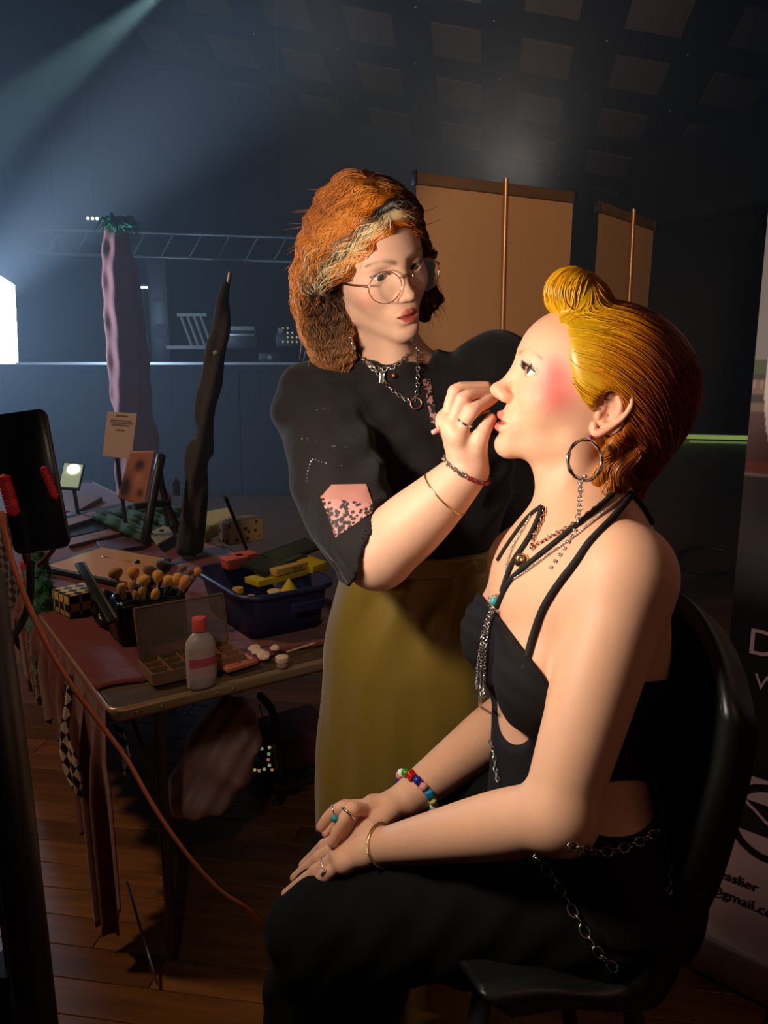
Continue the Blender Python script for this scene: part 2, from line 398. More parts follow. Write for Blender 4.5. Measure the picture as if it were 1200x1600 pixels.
# ---------------------------------------------------------------- head
def add_head(F, R, T, sc, gap=0.0, chinw=1.0, noseup=0.0, lid=0.0, full=0.0, lipw=1.0):
    """adds a female head to the field. local frame: x = subject's right, y = forward, z = up, origin between the ear canals"""
    F.xf(R, T, sc)
    A = F.add
    A(ell((0, -.006, .041), (.0725, .090, .075)), .02)
    A(ell((0, .030, .050), (.060, .0615, .049)), .03)
    A(ell((0, .034, .004), (.0535, .052, .058)), .03)
    A(ell((0, .038, -.034), (.039, .044, .040)), .025)
    for s in (-1, 1):
        A(ell((s*.042, .052, -.003), (.016, .020, .015)), .026)
        A(cap((s*.040, .010, -.046), (s*.011*chinw, .0745, -.0695), .0125, .0105), .022)
        A(ell((s*.047, .004, -.018), (.012, .020, .030)), .03)
    A(ell((0, .0785, -.0715), (.0125*chinw, .0135, .0120)), .018)
    A(ell((0, .080, -.041), (.024, .0135, .018)), .020)
    # brow, sockets
    for s in (-1, 1):
        F.bump((s*.024, .091, .0435), (.018, .012, .006), .0018)
        F.sub(ell((s*.032, .1015, .0265), (.0205, .0165, .0125)), .014)
        F.bump((s*.060, .048, .045), (.014, .022, .022), -.0020)
        F.bump((s*.034, .076, -.014), (.014, .015, .012), .0016)
        F.bump((s*.040, .052, -.030), (.014, .022, .018), .0025+full)
    # nose
    nz = noseup
    A(tube([(0, .0825, .040), (0, .0885, .024), (0, .0985, .006), (0, .1045, -.006)], [.0060, .0062, .0070, .0078]), .014)
    A(ell((0, .1085, -.0085+nz), (.0081, .0084, .0074)), .009)
    for s in (-1, 1):
        A(ell((s*.0100, .0975, -.0128), (.0060, .0088, .0062)), .007)
        F.bump((s*.0182, .093, -.0125), (.003, .006, .007), -.0011)
        F.sub(ell((s*.0052, .1010, -.0225+nz*.6), (.0026, .0046, .0042), rotm('X', -20)), .002)
    A(cap((0, .098, -.018), (0, .106, -.0150+nz), .0024, .0026), .004)
    F.bump((0, .101, -.0285), (.0028, .006, .005), -.0010)
    # mouth
    g = gap
    F.chain([(-.0235, .0835, -.0425), (-.0165, .0895, -.0405), (-.0085, .0940, -.0380+g*.15), (-.0035, .0960, -.0368+g*.2), (0, .0955, -.0376+g*.2), (.0035, .0960, -.0368+g*.2), (.0085, .0940, -.0380+g*.15), (.0165, .0895, -.0405), (.0235, .0835, -.0425)], [.0012, .0030, .0042, .0047, .0046, .0047, .0042, .0030, .0012], .0034)
    F.chain([(-.0235, .0830, -.0430), (-.0160, .0885, -.0462-g*.4), (-.0075, .0930, -.0486-g*.8), (0, .0942, -.0492-g*.9), (.0075, .0930, -.0486-g*.8), (.0160, .0885, -.0462-g*.4), (.0235, .0830, -.0430)], [.0012, .0034, .0052, .0057, .0052, .0034, .0012], .0034)
    F.chain([(-.0225, .0895, -.0426), (-.015, .0948, -.0424-g*.15), (-.007, .0990, -.0430-g*.3), (0, .1002, -.0436-g*.3), (.007, .0990, -.0430-g*.3), (.015, .0948, -.0424-g*.15), (.0225, .0895, -.0426)], [.0008, .0011+g*.35, .0013+g*.5, .0013+g*.5, .0013+g*.5, .0011+g*.35, .0008], .0016, 's')
    if g > .001:
        F.chain([(-.015, .0915, -.0424-g*.15), (-.007, .0945, -.0430-g*.3), (0, .0957, -.0436-g*.3), (.007, .0945, -.0430-g*.3), (.015, .0915, -.0424-g*.15)], [.0010+g*.3, .0012+g*.45, .0012+g*.5, .0012+g*.45, .0010+g*.3], .0012, 's')
    for s in (-1, 1): F.bump((s*.0255, .083, -.0430), (.004, .005, .004), -.0008)
    F.bump((0, .093, -.0600), (.014, .008, .005), -.0026)
    # eyes: lids as a shell, almond opening
    for s in (-1, 1):
        c = (s*.031, .0725, .025)
        A(ell(c, (.0142, .0142, .0142)), .005)
        F.bump((s*.031, .0865, .0345), (.0125, .006, .0016), -.0016)   # crease
        def almond(p, s=s, lid=lid):
            x = (p[..., 0]-f32(s*.0322))*f32(s); z = p[..., 2]-f32(.0250)-x*f32(.10)
            y = p[..., 1]
            Rr = f32(.0180)
            up = np.sqrt(x*x+(z+f32(.0102+lid))**2)-Rr; lo = np.sqrt((x-f32(.0))**2+(z-f32(.0128))**2)-Rr-f32(.0008)
            d = np.maximum(up, lo); return np.maximum(d, f32(.0745)-y)
        F.sub((almond, np.array([s*.031, .085, .025]), .022), .0012)
    # ears
    for s in (-1, 1):
        o = np.array([s*.0685, -.004, .0]); ab = nrm((s*.42, -.90, 0)); au = nrm((s*.10, -.16, 1)); out = nrm(np.cross(ab, au)*-s)
        if out[0]*s < 0: out = -out
        E = lambda a, b, c=0.0: o+ab*a+au*b+out*c
        Re = np.array([ab, au, out]).T
        A(ell(E(.009, .006, -.001), (.0165, .0265, .0028), Re), .004)
        hp = [(.002, .003, .001), (-.003, .015, .001), (.001, .0275, .0015), (.010, .0325, .003), (.020, .0285, .004), (.0245, .018, .004), (.023, .004, .0035), (.0165, -.0095, .003), (.0085, -.0200, .0025), (.002, -.0215, .0015), (-.002, -.014, .0008)]
        F.chain([E(*q) for q in hp], [.0022, .0026, .0027, .0028, .0030, .0030, .0030, .0032, .0048, .0048, .0036], .002)
        F.chain([E(*q) for q in [(.008, .0235, .001), (.0145, .016, .0022), (.0165, .004, .0025), (.0115, -.007, .002), (.004, -.0105, .002)]], [.0018, .0026, .0030, .0028, .0020], .003)
        F.sub(ell(E(.0065, .002, .004), (.0062, .0085, .0062), Re), .003)
        F.bump(E(.012, .026, .002), .0030, -.0012)
        A(ell(E(-.003, -.0015, .0015), (.0032, .0048, .0030), Re), .003)
    F.xf()
def head_local(V, R, T, sc): return ((V-T)@R)/sc
def lens_eye(name, R, T, sc, s, gaze, iris, parent, mat):
    """eyeball with iris and pupil painted on the ball itself; gaze = local direction"""
    g = nrm(gaze); n = 48; bm_v = []; fc = []
    Rg = frame(z=g, x=nrm(np.cross((0, .3, 1), g)))
    for i in range(n+1):
        th = math.pi*i/n
        for j in range(n):
            ph = 2*math.pi*j/n; st = math.sin(th); r = .0128+.0008*math.exp(-(th/.42)**2*1.2)
            bm_v.append((r*st*math.cos(ph), r*st*math.sin(ph), r*math.cos(th)))
    V = np.array(bm_v); th = np.arccos(np.clip(V[:, 2]/np.linalg.norm(V, axis=1), -1, 1))
    col = np.tile(np.array(srgb(225, 215, 208)), (len(V), 1))
    ph = np.arctan2(V[:, 1], V[:, 0]); st = .75+.25*np.sin(ph*17)*np.sin(ph*7+1)
    col = mixc(col, np.array(iris)*1.0, 1-sstep(.46, .50, th)); col[(th < .49)] *= st[th < .49][:, None]
    col = mixc(col, np.array(iris)*.25, np.exp(-((th-.47)/.035)**2)); col = mixc(col, (.004, .004, .005), 1-sstep(.19, .23, th))
    W = (V@Rg.T+np.array([s*.031, .0725, .025]))*sc@R.T+T
    for i in range(n):
        for j in range(n):
            a, b = i*n+j, i*n+(j+1) % n; fc.append((a, a+n, b+n, b))
    return raw(name, W, np.array(fc), mat, parent, col=col)
# ---------------------------------------------------------------- generic solids
def bx(bm, c, h, R=None, bev=0.0, seg=2):
    M = np.eye(4); M[:3, :3] = (np.eye(3) if R is None else np.asarray(R)); M[:3, 3] = c
    r = bmesh.ops.create_cube(bm, size=2.0, matrix=Matrix(M.tolist()) @ Matrix.Diagonal((*map(float, h), 1)))
    if bev > 0:
        es = list({e for v in r['verts'] for e in v.link_edges}); bmesh.ops.bevel(bm, geom=es, offset=bev, segments=seg, affect='EDGES', profile=.5)
def cyl(bm, a, b, r, r2=None, seg=20):
    a = Vector(a); b = Vector(b); q = (b-a).to_track_quat('Z', 'Y').to_matrix().to_4x4(); q.translation = (a+b)/2
    bmesh.ops.create_cone(bm, cap_ends=True, segments=seg, radius1=r, radius2=r if r2 is None else r2, depth=(b-a).length, matrix=q)
def lathe(bm, prof, R=None, T=(0, 0, 0), seg=28, sx=1.0, sy=1.0):
    R = np.eye(3) if R is None else np.asarray(R); rows = []
    for r, z in prof: rows.append([bm.verts.new(tuple(R@np.array([r*sx*math.cos(a), r*sy*math.sin(a), z])+np.asarray(T))) for a in np.arange(seg)*2*math.pi/seg])
    for A, B_ in zip(rows[:-1], rows[1:]):
        for i in range(seg): bm.faces.new((A[i], A[(i+1) % seg], B_[(i+1) % seg], B_[i]))
    for row, rev in ((rows[0], True), (rows[-1], False)):
        if True: bm.faces.new(row[::-1] if rev else row)
def bobj(name, bm, m, parent=None, smooth=False):
    bmesh.ops.recalc_face_normals(bm, faces=bm.faces); me = bpy.data.meshes.new(name); bm.to_mesh(me); bm.free()
    if smooth:
        me.polygons.foreach_set('use_smooth', np.ones(len(me.polygons), bool))
        try: me.set_sharp_from_angle(angle=math.radians(40))
        except Exception: pass
    if m: me.materials.append(m)
    o = link(bpy.data.objects.new(name, me))
    if parent is not None: o.parent = parent; o.matrix_parent_inverse = parent_inv(parent)
    return o
def boxo(name, c, h, m, parent=None, R=None, bev=.0, seg=2):
    bm = bmesh.new(); bx(bm, c, h, R, bev, seg); return bobj(name, bm, m, parent, bev > 0)
def cylo(name, a, b, r, m, parent=None, r2=None, seg=20):
    bm = bmesh.new(); cyl(bm, a, b, r, r2, seg); return bobj(name, bm, m, parent, True)
def latho(name, prof, m, parent=None, R=None, T=(0, 0, 0), seg=28, sx=1.0, sy=1.0):
    bm = bmesh.new(); lathe(bm, prof, R, T, seg, sx, sy); return bobj(name, bm, m, parent, True)
def struct(o): o['kind'] = 'structure'; return o
def wood(name, c1, c2, rough=.45, stretch=(3, 30, 30)):
    m = mat(name, c1, rough); mottle(m, c1, c2, 2.0, 5, .3, .7, stretch); return m
# ---------------------------------------------------------------- floor
fl = struct(boxo('floor', (0, 7, -.0525), (12, 9, .05), wood('far_boards', srgb(104, 70, 40), srgb(78, 50, 28), .38, (1.5, 14, 1))))
base = mat('joint', (.01, .006, .004), .8)
Mp = [wood('plank_%d' % i, srgb(*a), srgb(*b), .36, (2.0, 22, 22)) for i, (a, b) in enumerate([((128, 84, 46), (98, 62, 32)), ((112, 72, 38), (88, 55, 28)), ((140, 94, 54), (106, 68, 36))])]
rp = random.Random(3); pw = .088; ang = math.radians(-9); Rp = np.array([[math.cos(ang), -math.sin(ang), 0], [math.sin(ang), math.cos(ang), 0], [0, 0, 1]])
pm = {}
for row in range(31):
    y = 1.0+row*pw; x = -2.0-rp.random()*1.1
    while x < 2.2:
        L = rp.choice([.9, 1.15, 1.4]); k = (rp.randrange(3), L)
        c = Rp@np.array([x+L/2, y, -.005])
        if -1.9 < c[0] < 1.7:
            if k not in pm:
                bm = bmesh.new(); bx(bm, (0, 0, 0), (L/2-.0012, pw/2-.0012, .005), None, .0010, 1); me = bpy.data.meshes.new('plank'); bm.to_mesh(me); bm.free(); me.materials.append(Mp[k[0]]); pm[k] = me
            o = link(bpy.data.objects.new('plank', pm[k])); o.parent = fl; o.location = c; o.rotation_euler = (0, 0, ang)
        x += L
# ---------------------------------------------------------------- hall shell
M_dark = mat('dark_paint', (.012, .012, .015), .8); M_wall = mat('dark_wall', (.020, .020, .026), .85)
struct(boxo('wall_back', (0, 15.2, 4), (13, .1, 4.6), M_wall)); struct(boxo('wall_left', (-11, 7, 4), (.1, 9, 4.6), M_wall)); struct(boxo('wall_right', (11, 7, 4), (.1, 9, 4.6), M_wall)); struct(boxo('wall_front', (0, -1.9, 4), (12, .1, 4.6), M_wall))
c0 = np.array([1.036, 12.111, 5.781]); cu = np.array([1.247, -.223, -.29]); cv = np.array([.161, 1.253, -.285])
cn_ = nrm(np.cross(cu, cv)); cn_ = cn_ if cn_[2] > 0 else -cn_; Rc = frame(x=cu, z=cn_)
ceil = struct(boxo('ceiling', c0+cn_*.12+cu*-1-cv*5, (14, 14, .08), M_dark, R=Rc))
M_tile = mat('pale_tile', srgb(100, 84, 70), .8); tm = None; M_spk = mat('ceiling_hook', (.5, .5, .5), .3, .5)
for i in range(-5, 6):
    for j in range(-3, 5):
        c = c0+cu*i+cv*j+cn_*.028
        if tm is None:
            bm = bmesh.new(); bx(bm, (0, 0, 0), (.36, .36, .018), None, .004, 1); tm = bpy.data.meshes.new('ceiling_tile'); bm.to_mesh(tm); bm.free(); tm.materials.append(M_tile)
        o = link(bpy.data.objects.new('ceiling_tile', tm)); o.parent = ceil; o.matrix_parent_inverse = Matrix.Identity(4); o.location = c; o.rotation_euler = Matrix(Rc.tolist()).to_euler()
V, Q = balls([c0+cu*(i+.5+.1*math.sin(i*3+j))+cv*(j+.5)+cn_*.01 for i in range(-3, 5) for j in range(-2, 4)], .018, 6); o = raw('ceiling_hook', V, Q, M_spk, ceil); o['kind'] = 'stuff'
# balcony front on the right
bl = PY(1000, 350, 13.5); br2 = PY(1320, 300, 10.0)
bm = bmesh.new(); mid = (bl+br2)/2; bx(bm, mid+np.array([0, 0, .10]), (np.linalg.norm((br2-bl)[:2])/2, .12, .10), frame(x=nrm(np.array([*(br2-bl)[:2], 0])), z=(0, 0, 1)), .01)
struct(bobj('trim_1', bm, mat('balcony_rail', (.06, .055, .05), .6)))
bm = bmesh.new(); bx(bm, mid+np.array([0, .3, .75]), (np.linalg.norm((br2-bl)[:2])/2, .08, .55), frame(x=nrm(np.array([*(br2-bl)[:2], 0])), z=(0, 0, 1)), .01)
struct(bobj('balcony_wall', bm, mat('balcony_front', (.030, .028, .026), .7)))
# far lit step
g0 = PZ(1035, 688, 0); M_green = mat('green_glow', (.02, .05, .01)); bsdf(M_green).inputs['Emission Color'].default_value = (.42, .62, .16, 1); bsdf(M_green).inputs['Emission Strength'].default_value = .55
st = empty('lit_step', (g0[0]+2.2, g0[1], 0), 'low stage step with green light strips far behind the seated person', 'step')
Rg = rotm('Z', -14)
boxo('riser', g0+Rg@np.array([2.4, .3, .02]), (2.8, .12, .10), M_dark, st, Rg)
boxo('light_strip', g0+Rg@np.array([2.4, .15, .06]), (2.8, .02, .035), M_green, st, Rg)
M_green2 = mat('green_glow_dim', (.02, .05, .01)); bsdf(M_green2).inputs['Emission Color'].default_value = (.42, .60, .18, 1); bsdf(M_green2).inputs['Emission Strength'].default_value = .3
boxo('light_strip', g0+Rg@np.array([2.6, -.25, .015]), (2.2, .05, .012), M_green2, st, Rg)
# ---------------------------------------------------------------- stage at the left
SD = 7.6
M_stage = mat('stage_skirt', (.020, .022, .028), .8); noise_bump(M_stage, 8, .3, .01, stretch=(6, 1, .2))
stg = empty('stage', (-3.2, SD+1.5, 0), 'black stage platform with a pale metal edge behind the makeup table', 'stage')
ztop = PY(350, 566, SD)[2]
boxo('platform', (-3.3, SD+1.5, ztop/2-.01), (3.9, 1.5, ztop/2-.01), M_stage, stg)
boxo('edge_strip', (-3.3, SD-.012, ztop-.012), (3.9, .012, .012), mat('alu', (.62, .62, .62), .35, .6), stg)
for k in range(8): boxo('skirt_panel', (-6.8+k*.98, SD-.006, ztop/2-.04), (.48, .006, ztop/2-.05), M_stage, stg, bev=.003, seg=1)
M_metal = mat('grey_metal', (.35, .35, .36), .4, .7); M_plast = mat('black_plastic', (.02, .02, .022), .45); M_pale = mat('pale_panel', srgb(150, 150, 140), .5)
M_cone = mat('speaker_cone', (.03, .03, .034), .6)
def at(u, v, y=SD+.5): return PY(u, v, y)
# slatted rack
o = empty('slatted_rack', at(300, 540), 'pale slatted rack leaning on the stage edge beside the dark draped pole', 'rack')
bm = bmesh.new(); w = at(318, 492)-at(282, 492); L = at(300, 540)-at(292, 492)
for k in range(4):
    a = at(282, 492)+w*k/3*.86; cyl(bm, a, a+(at(300, 540)-at(282, 492))*np.array([1, 1, 1]), .016, seg=8)
bobj('slat', bm, M_pale, o)['kind'] = 'stuff'
boxo('top_rail', (at(282, 492)+at(318, 492))/2, (.15, .015, .015), M_pale, o); boxo('base_board', at(300, 543), (.24, .1, .02), M_pale, o, bev=.004)
o = empty('amplifier', at(380, 545), 'low pale amplifier box on the stage, right of the draped pole', 'amplifier')
boxo('case', at(380, 530)+np.array([0, 0, -.01]), (.16, .12, .09), M_plast, o, bev=.01); boxo('front_plate', at(380, 514)+np.array([0, -.12, 0]), (.135, .006, .022), M_pale, o, bev=.003); boxo('front_plate', at(380, 524)+np.array([0, -.12, 0]), (.135, .006, .012), M_metal, o, bev=.003)
o = empty('mixing_desk', at(458, 545), 'mixing desk with tiny lit buttons on the stage near the orange hair', 'mixer')
boxo('case', at(458, 532), (.16, .16, .07), M_plast, o, bev=.01); M_led = mat('button_light', (.3, .3, .1)); bsdf(M_led).inputs['Emission Color'].default_value = (.7, .65, .35, 1); bsdf(M_led).inputs['Emission Strength'].default_value = .5
rr_ = random.Random(5); V, Q = balls([at(446+7*(k % 5), 514+7*(k//5))-np.array([0, .19, 0]) for k in range(20) if rr_.random() < .75], .011, 6); raw('button', V, Q, M_led, o)['kind'] = 'stuff'
boxo('monitor', at(441, 524)-np.array([0, .1, 0]), (.025, .05, .07), M_pale, o, bev=.004)
for k, (u, v, hw, hh, lab) in enumerate([(245, 470, .10, .52, 'tall dark loudspeaker on the stage beside the pink column'), (206, 530, .16, .14, 'dark flight case on the stage beside the pink column'), (420, 538, .12, .05, 'flat black box on the stage between amplifier and mixing desk')]):
    b0 = at(u, v); o = empty('loudspeaker' if k == 0 else 'flight_case', (b0[0], b0[1]+.2, ztop), lab, 'speaker' if k == 0 else 'case')
    boxo('case', (b0[0], b0[1]+.2, ztop+hh), (hw, .16, hh), M_plast, o, bev=.012)
    if k == 0: cylo('cone', (b0[0], b0[1]+.045, ztop+hh*1.3), (b0[0], b0[1]+.03, ztop+hh*1.3), .07, M_cone, o); cylo('cone', (b0[0], b0[1]+.045, ztop+hh*.6), (b0[0], b0[1]+.03, ztop+hh*.6), .08, M_cone, o)
    else: boxo('latch', (b0[0], b0[1]+.035, ztop+hh), (.02, .006, .02), M_metal, o)
# truss and small lights over the stage
tr = empty('lighting_truss', at(260, 400, SD+2.2), 'dim horizontal lighting truss hanging over the stage', 'truss')
for dz in (0, .28):
    cylo('rail', PY(60, 396, SD+2.2)+np.array([0, 0, dz]), PY(470, 410, SD+2.2)+np.array([0, 0, dz]), .022, M_metal, tr, seg=10)
for k in range(9):
    a = PY(75+44*k, 397+1.5*k, SD+2.2); b = PY(97+44*k, 397+1.5*k, SD+2.2)+np.array([0, 0, .28]); cylo('brace', a, b, .010, M_metal, tr, seg=6)
for u in (90, 440): cylo('hanger', PY(u, 398, SD+2.2), PY(u, 398, SD+2.2)+np.array([0, 0, 3.4]), .008, M_plast, tr, seg=6)
M_ww = mat('lamp_white', (1, 1, 1)); bsdf(M_ww).inputs['Emission Color'].default_value = (.9, 1, .8, 1); bsdf(M_ww).inputs['Emission Strength'].default_value = 1.6
o = empty('light_bar', PY(148, 341, SD+2.5), 'small bar of four bright lamps glowing high over the stage', 'light')
a = PY(130, 341, SD+2.5); b = PY(166, 342, SD+2.5); boxo('bar', (a+b)/2+np.array([0, .05, 0]), (.17, .03, .04), M_plast, o, bev=.005)
for k in range(4): raw('lamp', *balls([a+(b-a)*(.2+.2*k)], .022, 8), M_ww, o)
cylo('hanger', (a+b)/2, (a+b)/2+np.array([0, 0, 3.0]), .008, M_plast, o, seg=6)
o = empty('strip_light', PY(226, 448, SD+1), 'short white strip light glinting behind the pink column', 'light')
boxo('tube', PY(222, 449, SD+1), (.09, .015, .010), M_ww, o, bev=.003); boxo('housing', PY(222, 449, SD+1)+np.array([0, .03, .02]), (.1, .02, .02), M_plast, o, bev=.003)
cylo('stand', PY(222, 449, SD+1)+np.array([0, .03, 0]), (*(PY(222, 449, SD+1)+np.array([0, .03, 0]))[:2], ztop), .012, M_plast, o, seg=8)
# stage lamp at the top edge whose beam crosses the haze
sp = PY(272, -10, 9.0); o = empty('stage_lamp', sp, 'glowing yellowish stage lamp at the top edge above the blue haze', 'light')
M_yel = mat('lamp_yellow', (1, 1, 1)); bsdf(M_yel).inputs['Emission Color'].default_value = (1, .9, .45, 1); bsdf(M_yel).inputs['Emission Strength'].default_value = 4.0
latho('housing', [(.02, .16), (.09, .14), (.11, .0), (.115, -.02)], M_plast, o, T=sp+np.array([0, 0, .06])); raw('lens', *balls([sp+np.array([0, 0, .03])], .085, 12), M_yel, o); cylo('yoke', sp+np.array([0, 0, .2]), sp+np.array([0, 0, 1.6]), .015, M_plast, o, seg=8)
# haze
hz = bmesh.new(); bx(hz, (-1.9, 6.9, 2.55), (6.4, 4.7, 2.45)); M_haze = bpy.data.materials.new('haze'); M_haze.use_nodes = True; nt = M_haze.node_tree; nt.nodes.clear()
vo = nt.nodes.new('ShaderNodeVolumeScatter'); vo.inputs['Color'].default_value = (.74, .86, 1, 1); vo.inputs['Density'].default_value = HAZE; vo.inputs['Anisotropy'].default_value = .3
ou = nt.nodes.new('ShaderNodeOutputMaterial'); nt.links.new(vo.outputs[0], ou.inputs['Volume'])
ho_ = bobj('haze', hz, M_haze); tag(ho_, 'blue theatrical haze filling the hall behind the table', 'haze', kind='stuff')
# ---------------------------------------------------------------- roll-up banners
M_bback = mat('banner_back', srgb(186, 148, 112), .75); M_alu = mat('brushed_aluminium', (.60, .58, .55), .35, .8)
def rollup_back(uL, vL, DL, uR, vR, DR, label):
    a = PY(uL, vL, DL); b = PY(uR, vR, DR); zt = (a[2]+b[2])/2; ax = nrm(np.array([b[0]-a[0], b[1]-a[1], 0])); W = np.linalg.norm((b-a)[:2]); nrmv = np.cross(ax, (0, 0, 1))
    if nrmv[1] > 0: nrmv = -nrmv
    c = (a+b)/2; R_ = frame(x=ax, z=(0, 0, 1)); o = empty('rollup_banner', (c[0], c[1], 0), label, 'banner', 'roller banners seen from behind')
    n = 12; V = []; rows = 30
    for j in range(rows+1):
        for i in range(n+1):
            s = i/n; z = .10+(zt-.13)*j/rows; V.append(np.array([c[0], c[1], z])+ax*(s-.5)*W-nrmv*(.004*math.sin(s*6.28)*(1-j/rows)+.003*math.sin(j*.6)))
    f = np.array([(j*(n+1)+i, j*(n+1)+i+1, (j+1)*(n+1)+i+1, (j+1)*(n+1)+i) for j in range(rows) for i in range(n)])
    raw('sheet', np.array(V), f, M_bback, o)
    boxo('top_rail', (c[0], c[1], zt-.006), (W/2+.004, .010, .022), mat('rail', srgb(120, 96, 70), .5, .3), o, R_, .003)
    for s in (-1, 1): boxo('end_cap', np.array([c[0], c[1], zt-.006])+ax*s*(W/2+.006), (.006, .013, .026), M_plast, o, R_, .002)
    p = np.array([c[0], c[1], 0])+nrmv*.035+ax*.02; cylo('pole', (*p[:2], .08), (*(p-nrmv*.015)[:2], zt+.03), .011, mat('pole', srgb(180, 140, 100), .35, .6), o, seg=12)
    boxo('base_cassette', (c[0], c[1], .055), (W/2+.01, .05, .045), M_alu, o, R_, .012, 3)
    for s in (-1, 1): boxo('foot', np.array([c[0], c[1], .008])+ax*s*W*.33, (.018, .16, .008), M_plast, o, R_, .003)
rollup_back(650, 276, 3.1, 895, 306, 3.45, 'wide beige back of a roller banner behind the standing person\'s shoulder')
rollup_back(935, 321, 3.65, 1021, 351, 4.15, 'narrow beige back of a roller banner turned sideways above the yellow hair')
# printed banner at the right edge
q0 = PZ(1098, 1462, .06); q1 = PZ(1200, 1510, .06); bx_ = nrm(np.array([(q1-q0)[0], (q1-q0)[1], 0])); bn = nrm(np.cross(bx_, (0, 0, 1))); bn = bn if bn@np.array([-1, -1, 0]) > 0 else -bn
RB = frame(x=bx_, z=(0, 0, 1)); W = .85; HB = 2.02
pb = empty('printed_banner', q0+bx_*W/2-np.array([0, 0, .06]), 'printed roller banner with photo, pale curve and round envelope logo at the right edge', 'banner')
def bpt(s, z, off=0.0): return np.array([q0[0], q0[1], 0])+bx_*s+np.array([0, 0, z])+bn*off
def pix2b(u, v):
    r = P(u, v, 1)-CAM; t = ((q0-CAM)@bn)/(r@bn); p = CAM+r*t; return (p-q0)@bx_, p[2]
ns, nz_ = 165, 560; S_, Z_ = np.meshgrid(np.r_[np.linspace(0, .30, 140), np.linspace(.31, W, 25)], np.r_[np.linspace(.10, .62, 300), np.linspace(.624, HB, 260)]); BU = bpt(0, 0)+S_.ravel()[:, None]*bx_+Z_.ravel()[:, None]*np.array([0, 0, 1.])
def bcol():
    s = S_.ravel(); z = Z_.ravel(); n = len(s); zz_ = lambda v: pix2b(1150, v)[1]
    c = np.tile(np.array(srgb(150, 140, 136)), (n, 1))
    sky = np.array(srgb(196, 168, 148)); z1_, z2_, z3_, z4_, z5_ = zz_(560), zz_(585), zz_(640), zz_(735), zz_(905)
    c = mixc(c, sky, (z > z1_)*1.0); c = mixc(c, np.array(srgb(70, 88, 56)), ((z < z1_+.012+.006*np.sin(s*160)) & (z > z2_))*1.0)
    c = mixc(c, np.array(srgb(128, 104, 98)), ((z <= z2_) & (z > z3_))*1.0)
    c = mixc(c, np.array(srgb(170, 140, 130)), ((z <= z2_) & (z > zz_(605)) & (np.sin(s*500) > .3))*.8); c = mixc(c, np.array(srgb(60, 48, 48)), ((np.abs(z-zz_(588)) < .006) | (np.abs(z-zz_(622)) < .006))*1.0)
    c = mixc(c, np.array(srgb(92, 60, 62)), ((z <= z3_) & (z > z4_))*1.0); c = mixc(c, np.array(srgb(120, 62, 58)), ((z <= z4_+.02) & (z > z4_))*1.0)
    c = mixc(c, np.array(srgb(70, 62, 66)), sstep(z4_, z4_-.02, z)*1.0); c = mixc(c, np.array(srgb(16, 12, 16)), sstep(zz_(800), zz_(960), z)*(z < z4_))
    c = mixc(c, np.array(srgb(176, 146, 146)), (z < zz_(1205))*1.0)
    # big circle: photo inside, grey outside, pale ring
    cs, cz = .47, (zz_(385)+zz_(790))/2; r = np.hypot((s-cs)/1.0, (z-cz)/1.0); Rr = .43
    c = mixc(c, np.array(srgb(132, 128, 130)), ((r > Rr) & (z > zz_(560)))*1.0); c = mixc(c, np.array(srgb(62, 56, 60)), ((r > Rr) & (z < zz_(740)) & (z > zz_(960)))*(1-sstep(zz_(800), zz_(960), z)))
    c = mixc(c, np.array(srgb(214, 200, 196)), ((np.abs(r-Rr) < .018))*1.0)
    # bare tree
    for (a0, b0, a1, b1, wd) in [(.16, 1.10, .15, 1.30, .004), (.155, 1.18, .11, 1.27, .002), (.15, 1.22, .20, 1.31, .002), (.13, 1.22, .09, 1.24, .0015), (.12, 1.25, .10, 1.30, .0015)]:
        d = seg_d(np.c_[s, z, s*0], [(a0, b0, 0), (a1, b1, 0)]); c = mixc(c, np.array(srgb(110, 88, 80)), (d < wd)*1.0)
    # round logo with envelope
    ls, lz = pix2b(1205, 1290); r2 = np.hypot(s-ls, z-lz); RL = abs(pix2b(1205, 1352)[1]-lz)
    c = mixc(c, np.array(srgb(22, 16, 20)), ((r2 < RL) & (r2 > RL*.80))*1.0); band = (np.abs(z-lz-.004) < RL*.40) & (r2 < RL*.82)
    c = mixc(c, np.array(srgb(26, 20, 24)), band*1.0); dl = np.abs((z-lz+RL*.05)-np.abs(s-ls)*.75+.0); c = mixc(c, np.array(srgb(190, 160, 160)), ((dl < .0035) & band)*1.0)
    return c
f = np.array([(j*ns+i, j*ns+i+1, (j+1)*ns+i+1, (j+1)*ns+i) for j in range(nz_-1) for i in range(ns-1)]); M_print = mat('banner_print', rough=.55)
vcol(M_print); raw('sheet', BU, f, M_print, pb, col=bcol())
boxo('base_cassette', bpt(W/2, .055, .0), (W/2+.012, .055, .048), M_alu, pb, RB, .012, 3)
boxo('top_rail', bpt(W/2, HB), (W/2, .010, .018), M_alu, pb, RB, .003); cylo('pole', bpt(W/2, .08, -.04), bpt(W/2, HB, -.02), .011, M_alu, pb)
for s in (.18, .67): boxo('foot', bpt(s, .006), (.018, .16, .006), M_alu, pb, RB, .002)
